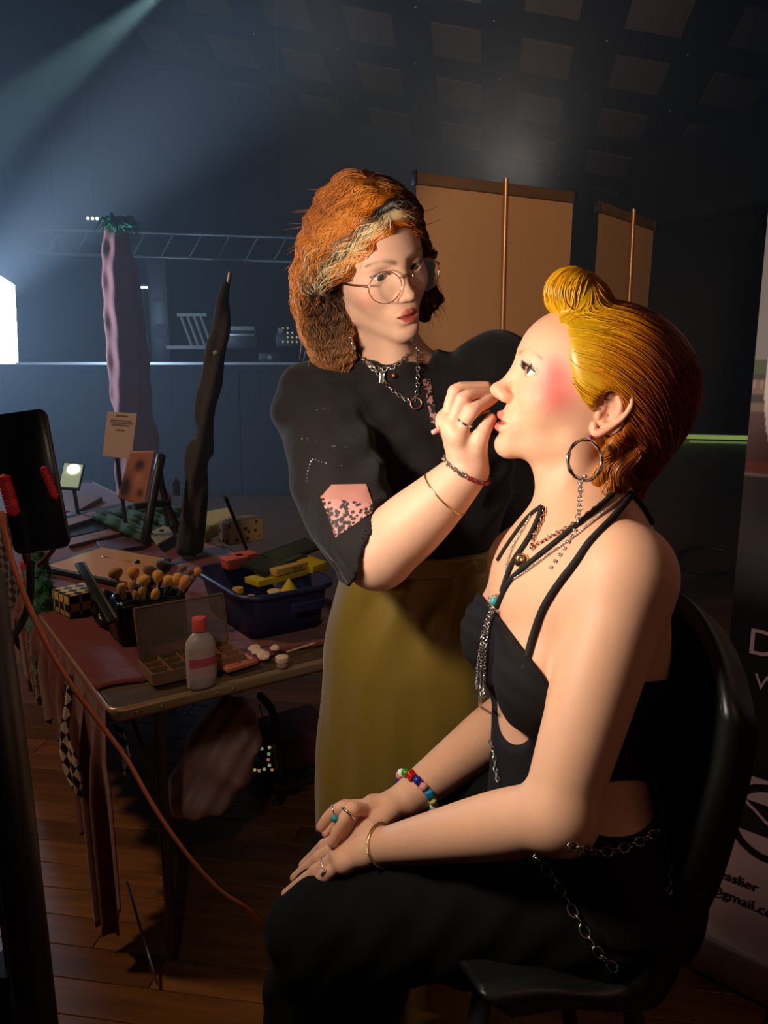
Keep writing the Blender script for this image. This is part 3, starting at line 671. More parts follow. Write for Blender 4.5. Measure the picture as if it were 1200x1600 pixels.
def letters(txt, u, v, hpx, m, parent, name='lettering', bold=.0, pre=0):
    s, z = pix2b(u, v); s2, z2 = pix2b(u, v-hpx); s -= pre*.50*(z2-z)/.72; cu_ = bpy.data.curves.new(name, 'FONT'); cu_.body = txt; cu_.size = (z2-z)/.72; cu_.extrude = .0004; cu_.offset = bold
    o = link(bpy.data.objects.new(name, cu_)); M = np.eye(4); M[:3, 0] = bx_; M[:3, 1] = (0, 0, 1); M[:3, 2] = bn; M[:3, 3] = bpt(s, z, .0015); o.data.materials.append(m)
    dg = bpy.context.evaluated_depsgraph_get(); me = bpy.data.meshes.new_from_object(o.evaluated_get(dg)); bpy.data.objects.remove(o); o = link(bpy.data.objects.new(name, me))
    o.parent = parent; o.matrix_parent_inverse = parent_inv(parent); o.matrix_basis = Matrix(M.tolist()); return o
M_ink = mat('ink', srgb(24, 16, 20), .6); M_let = mat('pale_ink', srgb(176, 146, 146), .6)
letters('D', 1166, 1019, 42, M_let, pb); letters('W', 1178, 1074, 24, M_let, pb)
letters('flawlesslier', 1116, 1366, 15, M_ink, pb, pre=3); letters('@gmail.com', 1106, 1391, 15, M_ink, pb)
# cable on the far floor
cb = tube_obj('floor_cable', [PZ(1140, 862, .008), PZ(1100, 855, .008), PZ(1072, 858, .008), PZ(1058, 872, .008), PZ(1070, 888, .008), PZ(1110, 897, .008), PZ(1145, 893, .008)], .012, M_plast); tag(cb, 'black cable coiled on the floor between the seated person and the printed banner', 'cable')
# ---------------------------------------------------------------- the two poses
RS = np.array([[.0250, -.9753, .2193], [.993, -.001, -.1178], [.1151, .2207, .9685]]); TS = np.array([.2456, .9458, 1.251]); SS = 1.0
RA = np.array([[-.8642, .4768, -.1609], [-.3979, -.8433, -.3613], [-.3079, -.2482, .9185]]); TA = np.array([-.0134, 1.2455, 1.4295]); SA = .963
def orth(R):
    u, s, v = np.linalg.svd(R); return u@v
RS, RA = orth(RS), orth(RA)
hs = lambda *p: RS@(np.array(p)*SS)+TS
ha = lambda *p: RA@(np.array(p)*SA)+TA
sf = nrm((-.98, -.19, 0)); sr = np.array([-sf[1]*-1, 0, 0]); sr = nrm(np.cross(sf, (0, 0, 1))); Rt = np.array([sr, sf, (0, 0, 1)]).T   # torso axes: right, forward, up
def hand(F, w, mcp, pip, dip, tip, r0=.0088, r1=.0066, thumb=None, palm=.0125, kp=.010):
    """one hand: palm struts from the wrist, four fingers and a thumb, each finger a separate bent tube"""
    for i in range(4): F.add(cap(w+(mcp[i]-w)*.12, mcp[i], palm*1.05, palm*.86), kp)
    F.add(cap((mcp[0]+w)/2, (mcp[3]+w)/2, palm*.95), kp)
    F.add(tube(mcp, [palm*.84, palm*.86, palm*.84, palm*.8], 1), kp)
    if thumb is not None: F.add(tube(thumb, [.0135, .0120, .0092, .0074], 2), .009)
    for i in range(4):
        sc = (1.0, 1.03, .98, .86)[i]
        F.add(tube([mcp[i], pip[i], dip[i], tip[i]], [r0*sc*1.05, r0*sc, r0*sc*.9, r1*sc], 3), .0032)
        F.add(ell(pip[i], (r0*sc*1.06,)*3), .004)
# ---- seated body
S = Field()
add_head(S, RS, TS, SS, gap=.0032, noseup=.0008, lid=-.0012)
nb = P(918, 822, .945); SHL = P(980, 905, .835); SHR = P(822, 884, 1.115)
S.add(tube([hs(0, -.022, -.005), hs(0, -.020, -.05), nb], [.047, .0455, .052], 3), .022)
S.add(cap(hs(0, .028, -.052), nb+sf*.03+np.array([0, 0, .01]), .022, .030), .03)                       # throat
S.add(cap(hs(-.035, .0, -.03), P(866, 838, .925), .010, .008), .016)                                     # neck muscle to the notch
S.add(cap(nb+np.array([.012, 0, -.02]), SHL+np.array([.0, .02, .012]), .044, .036), .05); S.add(cap(nb+np.array([.012, 0, -.02]), SHR+np.array([0, -.02, .012]), .044, .036), .05)
S.add(ell(SHL, (.052, .048, .056)), .04); S.add(ell(SHR, (.048, .046, .052)), .04)
rc = P(905, 1000, .965)
S.add(ell(rc, (.132, .098, .165), Rt), .05)
S.add(ell(rc+sf*.025+np.array([0, 0, .06]), (.125, .078, .09), Rt), .05)
for s, dz in ((-1, 0), (1, .006)):
    S.add(ell(rc+sf*.078+sr*s*.066+np.array([0, 0, -.02+dz]), (.054, .048, .056), Rt), .028)              # breasts
wst = P(893, 1200, .975); S.add(ell(wst, (.118, .092, .12), Rt), .06); S.add(ell(P(925, 1330, .965), (.155, .12, .11), Rt), .05)
S.add(cap(P(868, 838, .925), P(965, 868, .842), .0085, .010), .016); S.add(cap(P(852, 842, .95), P(815, 862, 1.09), .008, .009), .016)   # collar bones
EL = P(870, 1272, .80); WL = P(604, 1322, .955)
S.add(tube([SHL, SHL+(EL-SHL)*.45+np.array([0, 0, 0]), EL], [.049, .0455, .037], 4), .012)
S.add(ell(EL+np.array([.006, 0, -.004]), (.036, .035, .035)), .02)
S.add(tube([EL, EL+(WL-EL)*.28, EL+(WL-EL)*.65, WL], [.034, .0365, .030, .0225], 12), .014)
ER = P(832, 1096, 1.17); WR = P(634, 1249, 1.045)
S.add(tube([SHR, SHR+(ER-SHR)*.45, ER], [.048, .043, .037], 4), .03)
S.add(tube([ER, ER+(WR-ER)*.28, ER+(WR-ER)*.65, WR], [.037, .041, .033, .024], 12), .014)
LH = dict(w=WL, mcp=[P(537, 1306, 1.005), P(532, 1321, .995), P(530, 1336, .983), P(536, 1350, .970)],
     pip=[P(508, 1322, 1.03), P(500, 1341, 1.015), P(494, 1362, .995), P(508, 1368, .98)],
     dip=[P(490, 1338, 1.045), P(478, 1358, 1.025), P(468, 1381, 1.0), P(488, 1382, .99)],
     tip=[P(474, 1352, 1.05), P(461, 1372, 1.03), P(447, 1397, 1.003), P(470, 1392, .998)],
     thumb=[P(590, 1306, .975), P(562, 1294, .995), P(542, 1291, 1.01), P(526, 1296, 1.02)])
RH = dict(w=WR, mcp=[P(576, 1268, 1.015), P(578, 1260, 1.035), P(582, 1256, 1.06), P(590, 1256, 1.08)],
     pip=[P(551, 1265, .985), P(538, 1262, 1.02), P(545, 1268, 1.055), P(560, 1272, 1.08)],
     dip=[P(533, 1288, .977), P(516, 1274, 1.022), P(522, 1286, 1.06), P(540, 1290, 1.08)],
     tip=[P(519, 1316, .978), P(502, 1292, 1.025), P(510, 1302, 1.055), P(528, 1304, 1.075)],
     thumb=[P(618, 1262, 1.03), P(598, 1280, 1.005), P(580, 1291, .992), P(566, 1300, .99)])
hand(S, **LH); hand(S, **RH)
# ---- artist body
A_ = Field()
add_head(A_, RA, TA, SA, gap=.0016, chinw=1.15, lid=.0026, full=.002)
anb = P(640, 615, 1.30)
A_.add(tube([ha(0, -.02, -.01), ha(0, -.022, -.06), anb], [.050, .050, .056], 3), .022)
A_.add(cap(ha(0, .03, -.055), P(622, 590, 1.24), .022, .028), .03)
ASR = P(497, 636, 1.27); ASL = P(775, 590, 1.36); ac = P(650, 760, 1.36)
A_.add(cap(anb, ASR, .05, .042), .05); A_.add(cap(anb, ASL, .05, .042), .05)
A_.add(ell(ASR, (.055,)*3), .04); A_.add(ell(ASL, (.055,)*3), .04)
A_.add(ell(P(650, 690, 1.34), (.15, .085, .10)), .05); A_.add(ell(ac, (.15, .10, .17)), .06)
A_.add(cap(P(617, 606, 1.235), P(530, 608, 1.225), .009), .016)
AER = P(592, 866, 1.045); AWR = P(731, 740, .983)
A_.add(tube([ASR, (ASR+AER)/2, AER], [.055, .050, .043], 4), .03)
A_.add(ell(AER+np.array([-.004, 0, -.004]), (.041,)*3), .02)
A_.add(tube([AER, AER+(AWR-AER)*.3, AER+(AWR-AER)*.65, AWR+np.array([.0, .0, .004])], [.043, .046, .0385, .0275], 12), .014)
AEL = P(802, 790, 1.46); AWL = P(850, 900, 1.40)
A_.add(tube([ASL, AEL], [.05, .04], 1), .03); A_.add(tube([AEL, (AEL+AWL)/2, AWL], [.04, .036, .026], 3), .014)
AH = dict(w=AWR+np.array([.0, 0, .004]), mcp=[P(716, 681, .957), P(705, 668, .962), P(697, 660, .974), P(697, 655, .992)],
     pip=[P(737, 643, .944), P(723, 625, .950), P(711, 612, .966), P(709, 616, .990)],
     dip=[P(757, 631, .953), P(745, 615, .958), P(737, 605, .972), P(734, 622, .994)],
     tip=[P(772, 622, .965), P(765, 612, .966), P(760, 603, .977), P(746, 645, .982)],
     thumb=[P(745, 714, .972), P(748, 690, .956), P(757, 671, .953), P(767, 655, .957)])
hand(A_, r0=.0082, r1=.0062, palm=.0135, **AH)
ALH = dict(w=AWL, mcp=[AWL+np.array(q) for q in [(-.03, -.05, -.03), (-.015, -.055, -.04), (.002, -.055, -.045), (.018, -.05, -.045)]],
     pip=[AWL+np.array(q) for q in [(-.035, -.07, -.06), (-.018, -.075, -.07), (.002, -.073, -.075), (.02, -.066, -.07)]],
     dip=[AWL+np.array(q) for q in [(-.035, -.06, -.08), (-.018, -.065, -.092), (.002, -.063, -.095), (.02, -.056, -.088)]],
     tip=[AWL+np.array(q) for q in [(-.03, -.045, -.09), (-.015, -.05, -.102), (.002, -.048, -.105), (.018, -.042, -.098)]],
     thumb=[AWL+np.array(q) for q in [(-.012, -.01, -.01), (-.035, -.025, -.015), (-.05, -.04, -.03), (-.055, -.055, -.045)]])
hand(A_, **ALH)
def face_paint(V, R, T, sc, base, lips, brow, browr, seated):
    q = head_local(V, R, T, sc); col = np.tile(np.array(base), (len(V), 1)); near = (np.abs(q[:, 0]) < .09) & (q[:, 2] > -.1) & (q[:, 2] < .14) & (q[:, 1] > -.06)
    col *= (1+.03*vnoise(V, 60, 3)+.02*vnoise(V, 200, 4))[:, None]
    ax = np.abs(q[:, 0]); qa = np.c_[ax, q[:, 1], q[:, 2]]
    fr = (q[:, 1] > .06)
    # warmer nose, ears, cheeks
    col = mixc(col, np.array(base)*np.array([1.05, .78, .74]), .5*gau(q, (0, .108, -.008), (.012, .014, .010))*near)
    col = mixc(col, np.array(base)*np.array([1.0, .62, .55]), .55*gau(qa, (.078, -.012, .003), (.010, .026, .035))*near)
    if seated:
        pk = np.array(srgb(222, 88, 98))
        col = mixc(col, pk, .80*gau(qa, (.056, .056, .030), (.015, .019, .015))*near); col = mixc(col, pk*1.05, .75*gau(qa, (.058, .050, .008), (.02, .026, .020))*near)
        col = mixc(col, pk, .35*gau(qa, (.052, .066, .044), (.014, .012, .010))*near)
        col = mixc(col, np.array(srgb(236, 214, 200)), .75*gau(qa, (.032, .086, .034), (.015, .012, .0065))*near)
        col = mixc(col, np.array(srgb(252, 190, 195)), .5*gau(qa, (.041, .073, .0), (.008, .010, .007))*near)
    else:
        col = mixc(col, np.array(srgb(214, 110, 100)), .40*gau(qa, (.050, .060, -.008), (.018, .022, .016))*near)
        col = mixc(col, np.array(srgb(120, 70, 60)), .55*gau(qa, (.033, .086, .0325), (.014, .012, .0040))*near)
    # lash line
    for pts in ([(.0165, .084, .0225), (.023, .0865, .0285), (.031, .0872, .0312), (.039, .083, .030), (.0455, .076, .0275)],):
        col = mixc(col, (.02, .012, .01), .9*np.exp(-(seg_d(qa, pts)/.0008)**2)*near)
    # brows
    bp = [(.010, .0955, .0415), (.020, .0965, .0455), (.031, .093, .0485), (.041, .0845, .0475), (.049, .075, .0435)]
    d = seg_d(qa, bp); tw = np.interp(ax, [.01, .02, .049], [.0030, .0031, .0012])*browr
    col = mixc(col, brow, .80*np.exp(-(d/tw)**2)*near*(q[:, 1] > .05))
    # lips
    g = .0032 if seated else 0
    dl = np.minimum(seg_d(qa, [(.0235, .0835, -.0425), (.0165, .0895, -.0405), (.0085, .0940, -.0380+g*.15), (.0035, .0960, -.0368), (0, .0955, -.0376)])-np.interp(ax, [0, .0085, .0235], [.0047, .0042, .0010]),
                    seg_d(qa, [(.0235, .0830, -.0430), (.0160, .0885, -.0462-g*.4), (.0075, .0930, -.0486-g*.8), (0, .0942, -.0492-g*.9)])-np.interp(ax, [0, .0075, .0235], [.0057, .0052, .0010]))
    col = mixc(col, lips, (1-sstep(.0002, .0016, dl))*near*fr)
    # nostrils, inner mouth
    col = mixc(col, (.10, .02, .015), .85*gau(qa, (.0052, .1005, -.0220), (.0030, .005, .0032))*near)
    # mouth interior
    col = mixc(col, (.16, .03, .03), .9*gau(qa, (0, .0915, -.0440), (.014, .0035, .0016+g*.4))*near)
    return col
def nails(col, V, H, tint):
    for k in ('tip',):
        for i, t in enumerate(H[k]):
            d = nrm(t-H['dip'][i]); col = mixc(col, tint, .35*np.exp(-(np.linalg.norm(V-t, axis=1)/.008)**2))
    return col
def col_seated(V):
    c = face_paint(V, RS, TS, SS, srgb(226, 176, 146), np.array(srgb(214, 110, 104)), np.array(srgb(150, 92, 62)), .8, True)
    for H in (LH, RH):
        for k in ('pip', 'dip', 'tip', 'mcp'):
            for p in H[k]: c = mixc(c, np.array(srgb(214, 130, 105)), .35*np.exp(-(np.linalg.norm(V-p, axis=1)/.010)**2))
    return c
def col_artist(V):
    c = face_paint(V, RA, TA, SA, srgb(224, 178, 152), np.array(srgb(176, 84, 72)), np.array(srgb(84, 54, 42)), 1.25, False)
    for k in ('pip', 'dip', 'tip', 'mcp'):
        for p in AH[k]: c = mixc(c, np.array(srgb(216, 130, 110)), .35*np.exp(-(np.linalg.norm(V-p, axis=1)/.010)**2))
    return c
def rng(c, r, h): return (c-r, c+r, h)
SEAT = empty('person', (float(TS[0]), float(TS[1]), 0), 'seated person with slicked yellow hair, black cut-out halter top and hoop earrings, face tilted up', 'person')
ART = empty('person', (float(TA[0])+.05, float(TA[1])+.1, 0), 'standing person with orange and black wavy bob, round glasses, black blouse and olive skirt', 'person')
def people_bodies():
    hc = hs(0, .04, 0); ac_ = ha(0, .03, 0)
    s = field_obj('body', S, (-.16, .68, .60), (.46, 1.33, 1.42), .0036, M_skin, SEAT, fine=((rng(hc[0]-.02, .08, .0014), (-.16, .03, .0018)), (rng(hc[1]-.02, .075, .0016),), (rng(hc[2], .10, .0014), (.70, .88, .0020))), colfn=col_seated)
    a = field_obj('body', A_, (-.33, .85, .66), (.37, 1.55, 1.60), .0038, M_skin, ART, fine=((rng(ac_[0], .085, .0016), (.08, .17, .0019)), (rng(ac_[1], .10, .0017), (.93, 1.02, .0019)), (rng(ac_[2], .10, .0015), (1.21, 1.32, .0022))), colfn=col_artist)
    return s, a
people_bodies()
for s in (-1, 1):
    lens_eye('eye', RS, TS, SS, s, (-.05, .92, .22), srgb(70, 95, 105), SEAT, M_eye)
    lens_eye('eye', RA, TA, SA, s, nrm(RA.T@(hs(0, .10, -.03)-ha(s*.031, .0725, .025)))+np.array([0, 0, .10]), srgb(80, 60, 45), ART, M_eye)
# ---------------------------------------------------------------- clothes of the seated person
def torso_field(off):
    F = Field(); o = off
    F.add(ell(rc, (.132+o, .098+o, .165+o), Rt), .05)
    F.add(ell(rc+sf*.025+np.array([0, 0, .06]), (.125+o, .078+o, .09+o), Rt), .05)
    for s, dz in ((-1, 0), (1, .006)):
        F.add(ell(rc+sf*.078+sr*s*.066+np.array([0, 0, -.02+dz]), (.054+o, .048+o, .056+o), Rt), .028)
    F.add(ell(wst, (.118+o, .092+o, .12+o), Rt), .06); F.add(ell(P(925, 1330, .965), (.155+o, .12+o, .11+o), Rt), .05)
    return F
def wedge(u1, v1, u2, v2, d, flip=1, lat=None):
    """plane through two seen points and the torso's lateral axis; keeps the side below/after the line"""
    a = P(u1, v1, d); b = P(u2, v2, d); n = nrm(np.cross(b-a, sr if lat is None else lat))*flip
    return a, n
def plane_prim(a, n, c=None, r=3.0):
    a_ = np.asarray(a, f32); n_ = nrm(n).astype(f32)
    return (lambda p: (p-a_)@n_), np.asarray(a, float), r
TOPF = torso_field(.0058)
TOPF.fold(lambda p: (.0008*np.sin(p[..., 2]*210+p[..., 0]*160+1.5*np.sin(p[..., 1]*40))*np.exp(-((p[..., 2]-P(800, 1000, .95)[2])/.09)**2)).astype(f32), P(800, 1000, .95), .22)
lat_ = nrm(P(800, 1020, 1)-CAM)
a1, n1 = wedge(758, 936, 868, 1084, .93, lat=lat_)
if (P(800, 1200, .93)-a1)@n1 > 0: n1 = -n1
a2, n2 = wedge(868, 1084, 1060, 1060, .90, lat=nrm(P(960, 1080, 1)-CAM))
if (P(900, 1250, .9)-a2)@n2 > 0: n2 = -n2
pA, pB = plane_prim(a1, n1)[0], plane_prim(a2, n2)[0]; TOPF.add(((lambda p: np.minimum(pA(p), pB(p))), a1, 3.0), .003, 'i')
TOPF.sub(ell(P(774, 1116, .96)+sr*-.02, (.075, .019, .036), Rt@rotm('X', 24)), .003)
TOPF.sub(ell(P(955, 1256, .86), (.06, .062, .029), Rt), .004)
TOPF.sub(plane_prim(P(900, 1400, .9), (0, 0, 1)), .003)
# gathered far cup
gc = P(757, 988, 1.03); TOPF.add(ell(gc, (.034, .024, .040), Rt), .012)
TOPF.fold(lambda p: (.0026*np.sin((p[..., 2]-gc[2])*330+np.sin((p[..., 1])*60))).astype(f32)*np.exp(-(((p-gc.astype(f32))**2).sum(-1))/.0013), gc, .07)
top_o = field_obj('halter_top', TOPF, (.02, .70, .66), (.48, 1.22, 1.22), .0030, M_black, SEAT, proj=True)
top_o['label'] = 'black halter top with cut-outs'
# trousers
TR = Field()
TR.add(ell(P(925, 1350, .965), (.148, .135, .112), Rt), .05)
KL = P(506, 1452, 1.0); KR = P(556, 1340, 1.16); HLn = P(940, 1396, .910); HRn = P(870, 1272, 1.09)
TR.add(tube([HLn, (HLn*.55+KL*.45)+np.array([0, 0, .006]), KL], [.090, .084, .066], 5), .03)
TR.add(tube([HRn, (HRn*.55+KR*.45)+np.array([0, 0, .006]), KR], [.098, .084, .064], 5), .03)
AL = KL+np.array([-.02, .05, -.40]); AR = KR+np.array([-.02, .05, -.40])
TR.add(tube([KL, (KL+AL)/2+np.array([-.015, 0, 0]), AL], [.066, .066, .075], 5), .03); TR.add(tube([KR, (KR+AR)/2, AR], [.064, .064, .075], 5), .03)
TR.add(ell(P(760, 1392, 1.02), (.10, .10, .05), Rt), .05)
TR.fold(lambda p: (.0028*np.sin(p[..., 0]*60+p[..., 2]*45+2*np.sin(p[..., 1]*14))+.0018*np.sin(p[..., 0]*130-p[..., 2]*90)).astype(f32), P(700, 1420, 1.0), .6)
TR.sub(ell(P(955, 1256, .86), (.06, .062, .029), Rt), .004)
TR.sub(plane_prim(P(900, 1262, .9)+np.array([0, 0, 0]), -np.array([0, 0, -1.]))if False else box(P(900, 1262, .95)+np.array([0, 0, .25]), (.5, .5, .25)), .01)
for g in (AL, AR): TR.sub(box(g+np.array([0, 0, -.09]), (.12, .12, .09)), .004)
tr_o = field_obj('trousers', TR, (-.24, .66, .12), (.50, 1.42, .86), .0058, M_trou, SEAT, proj=True)
# shoes on the foot rail
for g in (AL, AR):
    F = Field(); f = g+np.array([-.02, 0, -.035]); F.add(cap(f+sf*-.03, f+sf*.12, .036, .030), .02); F.add(box(f+sf*.05+np.array([0, 0, -.028]), (.042, .13, .008), .006, Rt), .008); F.add(cap(f, g, .036, .04), .02)
    F.sub(box(f+np.array([0, 0, -.045-.03]), (.3, .3, .03)), .002)
    field_obj('shoe', F, f-.22, f+.2, .007, mat('black_leather', (.015, .014, .014), .4), SEAT, proj=False)
# straps and jewellery lie on skin or cloth
BODY_ALL = Field(); BODY_ALL.ops = S.ops+[('u', lambda p: TOPF.full(p) if False else np.full(p.shape[:-1], .3, f32), np.zeros(3), .0, f32(.001))]
def z4(pts, s=3.0, o=(720, 750)): return [(x/s+o[0], y/s+o[1]) for x, y in pts]
def on(F, px, d=.93, off=0.0, n=6, iso=0.0):
    px = catmull([(*q, 0) for q in px], n)[:, :2]; pts = np.array([P(u, v, d) for u, v in px]); return hit(F, pts, iso+off)
def ribbon_tube(name, F, px, r, m, parent, d=.93, off=None, n=6):
    C = on(F, px, d, r*.6 if off is None else off, n); k = np.ones(5)/5
    Cs = C.copy()
    for q in range(3): Cs[:, q] = np.convolve(np.pad(C[:, q], 2, 'edge'), k, 'valid')
    return tube_obj(name, Cs, r, m, parent, n=1, sides=10)
M_strap = mat('strap', (.007, .007, .008), .85)
ribbon_tube('strap', S, z4([(800, 60), (780, 95), (700, 190), (600, 290), (540, 380), (460, 480), (390, 590), (350, 690), (320, 790), (292, 905)]), .0040, M_strap, SEAT)
ribbon_tube('strap', S, z4([(720, 60), (640, 130), (560, 195), (430, 300), (330, 380), (240, 458), (195, 530), (165, 605)]), .0032, M_strap, SEAT)
ribbon_tube('strap', S, z4([(385, 118), (350, 210), (300, 300), (250, 370), (215, 455), (190, 530)]), .0034, M_strap, SEAT, d=.96)
ribbon_tube('strap', S, z4([(384, 118), (320, 165), (250, 255), (200, 330), (170, 380)]), .0026, M_strap, SEAT, d=1.0)
ribbon_tube('strap', S, z4([(800, 66), (850, 120), (905, 215)]), .0035, M_strap, SEAT, d=.95)
def chain_on(name, label, cat_parent, F, px, L, w, r, m, d=.93, off=.0015, n=8, top=False):
    C = on(F, px, d, off, n); V, Q = chain_mesh(C, L, w, r); o = raw(name, V, Q, m, cat_parent); return o
def necklace(label, F, px, L, w, r, m, d=.93, off=.0015, cat='necklace', name='necklace', group=None):
    o = chain_on(name, label, None, F, px, L, w, r, m, d, off); tag(o, label, cat, group); return o
ng = necklace('rose gold link necklace with a golden charm on the seated person\'s throat', S, z4([(395, 130), (375, 200), (345, 265), (328, 318), (360, 300), (450, 248), (530, 208), (620, 140), (700, 78)]), .0070, .0026, .0008, M_rose)
ch = on(S, [(815, 874), (816, 875)], .93, .004, 1)
F = Field(); c0 = ch[0]
F.add(ell(c0, (.008, .007, .0075)), .002); F.add(ell(c0+UPV*-.005+RGT*-.002, (.0055, .0045, .004)), .003); F.sub(ell(c0+RGT*-.003-FWD*.006+UPV*.001, (.002,)*3), .001); F.sub(ell(c0+RGT*.003-FWD*.006+UPV*.001, (.002,)*3), .001)
F.sub(ell(c0-FWD*.007-UPV*.0045, (.0025, .0015, .0007)), .0006)
field_obj('charm', F, c0-.016, c0+.016, .0009, M_gold, ng, proj=False)
def strass(label, F, px, r, d=.93, off=.0016, cat='necklace', name='rhinestone_strand', group=None, parent=None, gapf=1.9, m=None):
    C = on(F, px, d, off, 10); s = np.r_[0, np.cumsum(np.linalg.norm(np.diff(C, axis=0), axis=1))]; n = int(s[-1]/(r*gapf)); t = np.linspace(0, s[-1], n)
    C2 = np.stack([np.interp(t, s, C[:, q]) for q in range(3)], 1); V, Q = balls(C2, r, 6); o = raw(name, V, Q, m or M_strass, parent, smooth=False)
    if parent is None: tag(o, label, cat, group)
    return o
strass('double strand of tiny rhinestones beside the black strap across the chest', S, z4([(200, 488), (300, 430), (420, 340), (530, 262), (640, 172), (745, 88)]), .0016)
strass('single rhinestone strand running down the far side of the chest', S, z4([(335, 150), (290, 230), (235, 330), (205, 450), (182, 560)]), .0016, d=.98)
# turquoise brooch with hanging chains
bc = hit(S, [P(772, 940, .97)], .004)[0]
br = empty('brooch', bc, 'turquoise silver brooch at the centre of the halter top with hanging chains', 'brooch')
raw('stone', *balls([bc], [.006], 10), mat('turquoise', (.05, .42, .45), .25), br)
raw('setting', *balls([bc+UPV*.008*math.sin(a)+RGT*.008*math.cos(a) for a in np.arange(10)*.628], .0018), M_silver, br)
BT = Field(); BT.ops = S.ops+[]
both = Field(); both.ops = list(S.ops); both.add((lambda p: TOPF.full(p), rc, .5), 1e-5)
for k, (dx, ln) in enumerate([(0, 1060), (7, 1020), (-6, 980)]):
    px = [(150+dx, 600), (122+dx*1.5, 680), (104+dx*2, 780), (94+dx*2.4, 880), (90+dx*2.6, ln)]
    C = on(both, z4(px), .95, .003, 6); V, Q = chain_mesh(C, .0060, .0020, .0007); raw('hanging_chain', V, Q, M_silver, br)
# waist chains
def wchain(px, label, L=.011, w=.0036, r=.0009, d=.9, F=None, s=3.0, o=(720, 1150)):
    F = F or WF; C = on(F, z4(px, s, o), d, .003, 8); V, Q = chain_mesh(C, L, w, r); ob = raw('waist_chain', V, Q, M_steel, None); tag(ob, label, 'chain', 'body chains of the seated person')
WF = Field(); WF.ops = list(S.ops); WF.add((lambda p: TOPF.full(p), rc, .6), 1e-5); WF.add((lambda p: TR.full(p), P(800, 1400, .95), .8), 1e-5)
wchain([(340, 555), (420, 650), (500, 780), (570, 900), (640, 1010), (730, 1100)], 'coarse silver chain hanging diagonally over the seated person\'s black hip', .015, .0048, .0010, .84)
wchain([(505, 514), (560, 525), (650, 545), (750, 530), (850, 490), (940, 440)], 'silver curb chain looped level below the bare hip cut-out', .012, .0045, .0012, .84)
wchain([(900, 205), (935, 290), (945, 430), (975, 550), (985, 650), (975, 740)], 'fine silver chain dropping behind the hip along the chair edge', .009, .0025, .0008, .84)
wchain([(138, 20), (156, 90), (162, 160), (176, 214)], 'short beaded silver chain hanging at the front of the waist', .008, .0022, .0009, .93)
# hoop earring
lob = hit(S, [P(922, 684, .86)], .001)[0]
he = empty('hoop_earring', lob, 'large twisted silver hoop earring with a rhinestone drop in the near ear', 'earring')
hc = P(914, 719, .862); a = np.linspace(0, 2*math.pi, 49)[:-1]; hx = nrm(RGT+FWD*.25); hr = .0225
K = hc+hx*(hr*.93*np.cos(a))[:, None]+UPV*(hr*1.02*np.sin(a))[:, None]; rr = .0021+.0004*np.sin(a*9)
raw('hoop', *sweep(K[None], rr[None], 10, closed=True), M_silver, he)
raw('stud', *balls([lob, lob+UPV*.007+RGT*.006-FWD*.001], [.0030, .0017], 8), mat('amethyst', (.25, .03, .22), .1, .3), he, smooth=False)
dp = [P(u, v, .86) for u, v in [(906, 748), (907, 762), (906, 780), (905, 800), (901, 818)]]
Cc = catmull(dp, 5); V, Q = balls(Cc[::3], .0022, 6); raw('rhinestone_drop', V, Q, M_strass, he, smooth=False)
V, Q = chain_mesh(Cc, .006, .0030, .0007); raw('drop_frame', V, Q, M_steel, he)
strass('', S, [(901, 820), (893, 838), (880, 858), (872, 870), (860, 886)], .0026, d=.9, parent=he, name='rhinestone_tail', gapf=2.6)
V, Q = balls([dp[0]+RGT*.005*k+UPV*.002*abs(k) for k in (-1.2, -.4, .4, 1.2)], .0028); raw('cluster', V, Q, M_strass, he, smooth=False)
# bracelets and rings
def loop(c, ax, r, n=40, sq=1.0, up=(0, 0, 1)):
    ax = nrm(ax); u = nrm(np.cross(ax, up)); v = np.cross(ax, u); a = np.arange(n)*2*math.pi/n
    return c+u*(r*np.cos(a))[:, None]+v*(r*sq*np.sin(a))[:, None]
def wrap(F, c, ax, r, off, n=48, up=(0, 0, 1)):
    """a closed loop pulled onto the surface of F"""
    p = loop(np.asarray(c), ax, r, n, up=up)
    for _ in range(14):
        d, g = grad(F, p); g -= nrm(ax)*(g@nrm(ax))[:, None]; p = p-g*np.clip(d-off, -.006, .006)[:, None]*.8
    return p
def ringobj(name, label, F, c, ax, r0, rt, m, group=None, off=None):
    p = wrap(F, c, ax, r0, rt*.5 if off is None else off, 32); o = raw(name, *sweep(p[None], np.full((1, len(p)), rt), 8, closed=True), m); tag(o, label, 'ring' if name == 'ring' else 'bracelet', group); return o, p
cb = WR+(ER-WR)*.075+np.array([0, 0, 0]); p = wrap(S, cb, (ER-WR)+np.array([.0, .03, .03]), .034, .0058, 64)
s_ = np.r_[0, np.cumsum(np.linalg.norm(np.diff(np.vstack([p, p[:1]]), axis=0), axis=1))]; nb_ = int(s_[-1]/.0118)
bb = empty('bead_bracelet', cb, 'bracelet of chunky multicoloured beads on the seated person\'s far wrist', 'bracelet')
colsb = [(240, 240, 235), (40, 150, 35), (190, 25, 25), (35, 50, 160), (225, 150, 160), (40, 140, 190), (225, 215, 120), (220, 220, 235), (190, 215, 90), (70, 120, 200), (230, 140, 60), (240, 230, 220)]
P2 = np.vstack([p, p[:1]])
ctr = project(P2[:-1]); start = np.argmin(ctr[:, 1]+ctr[:, 0]*.6)
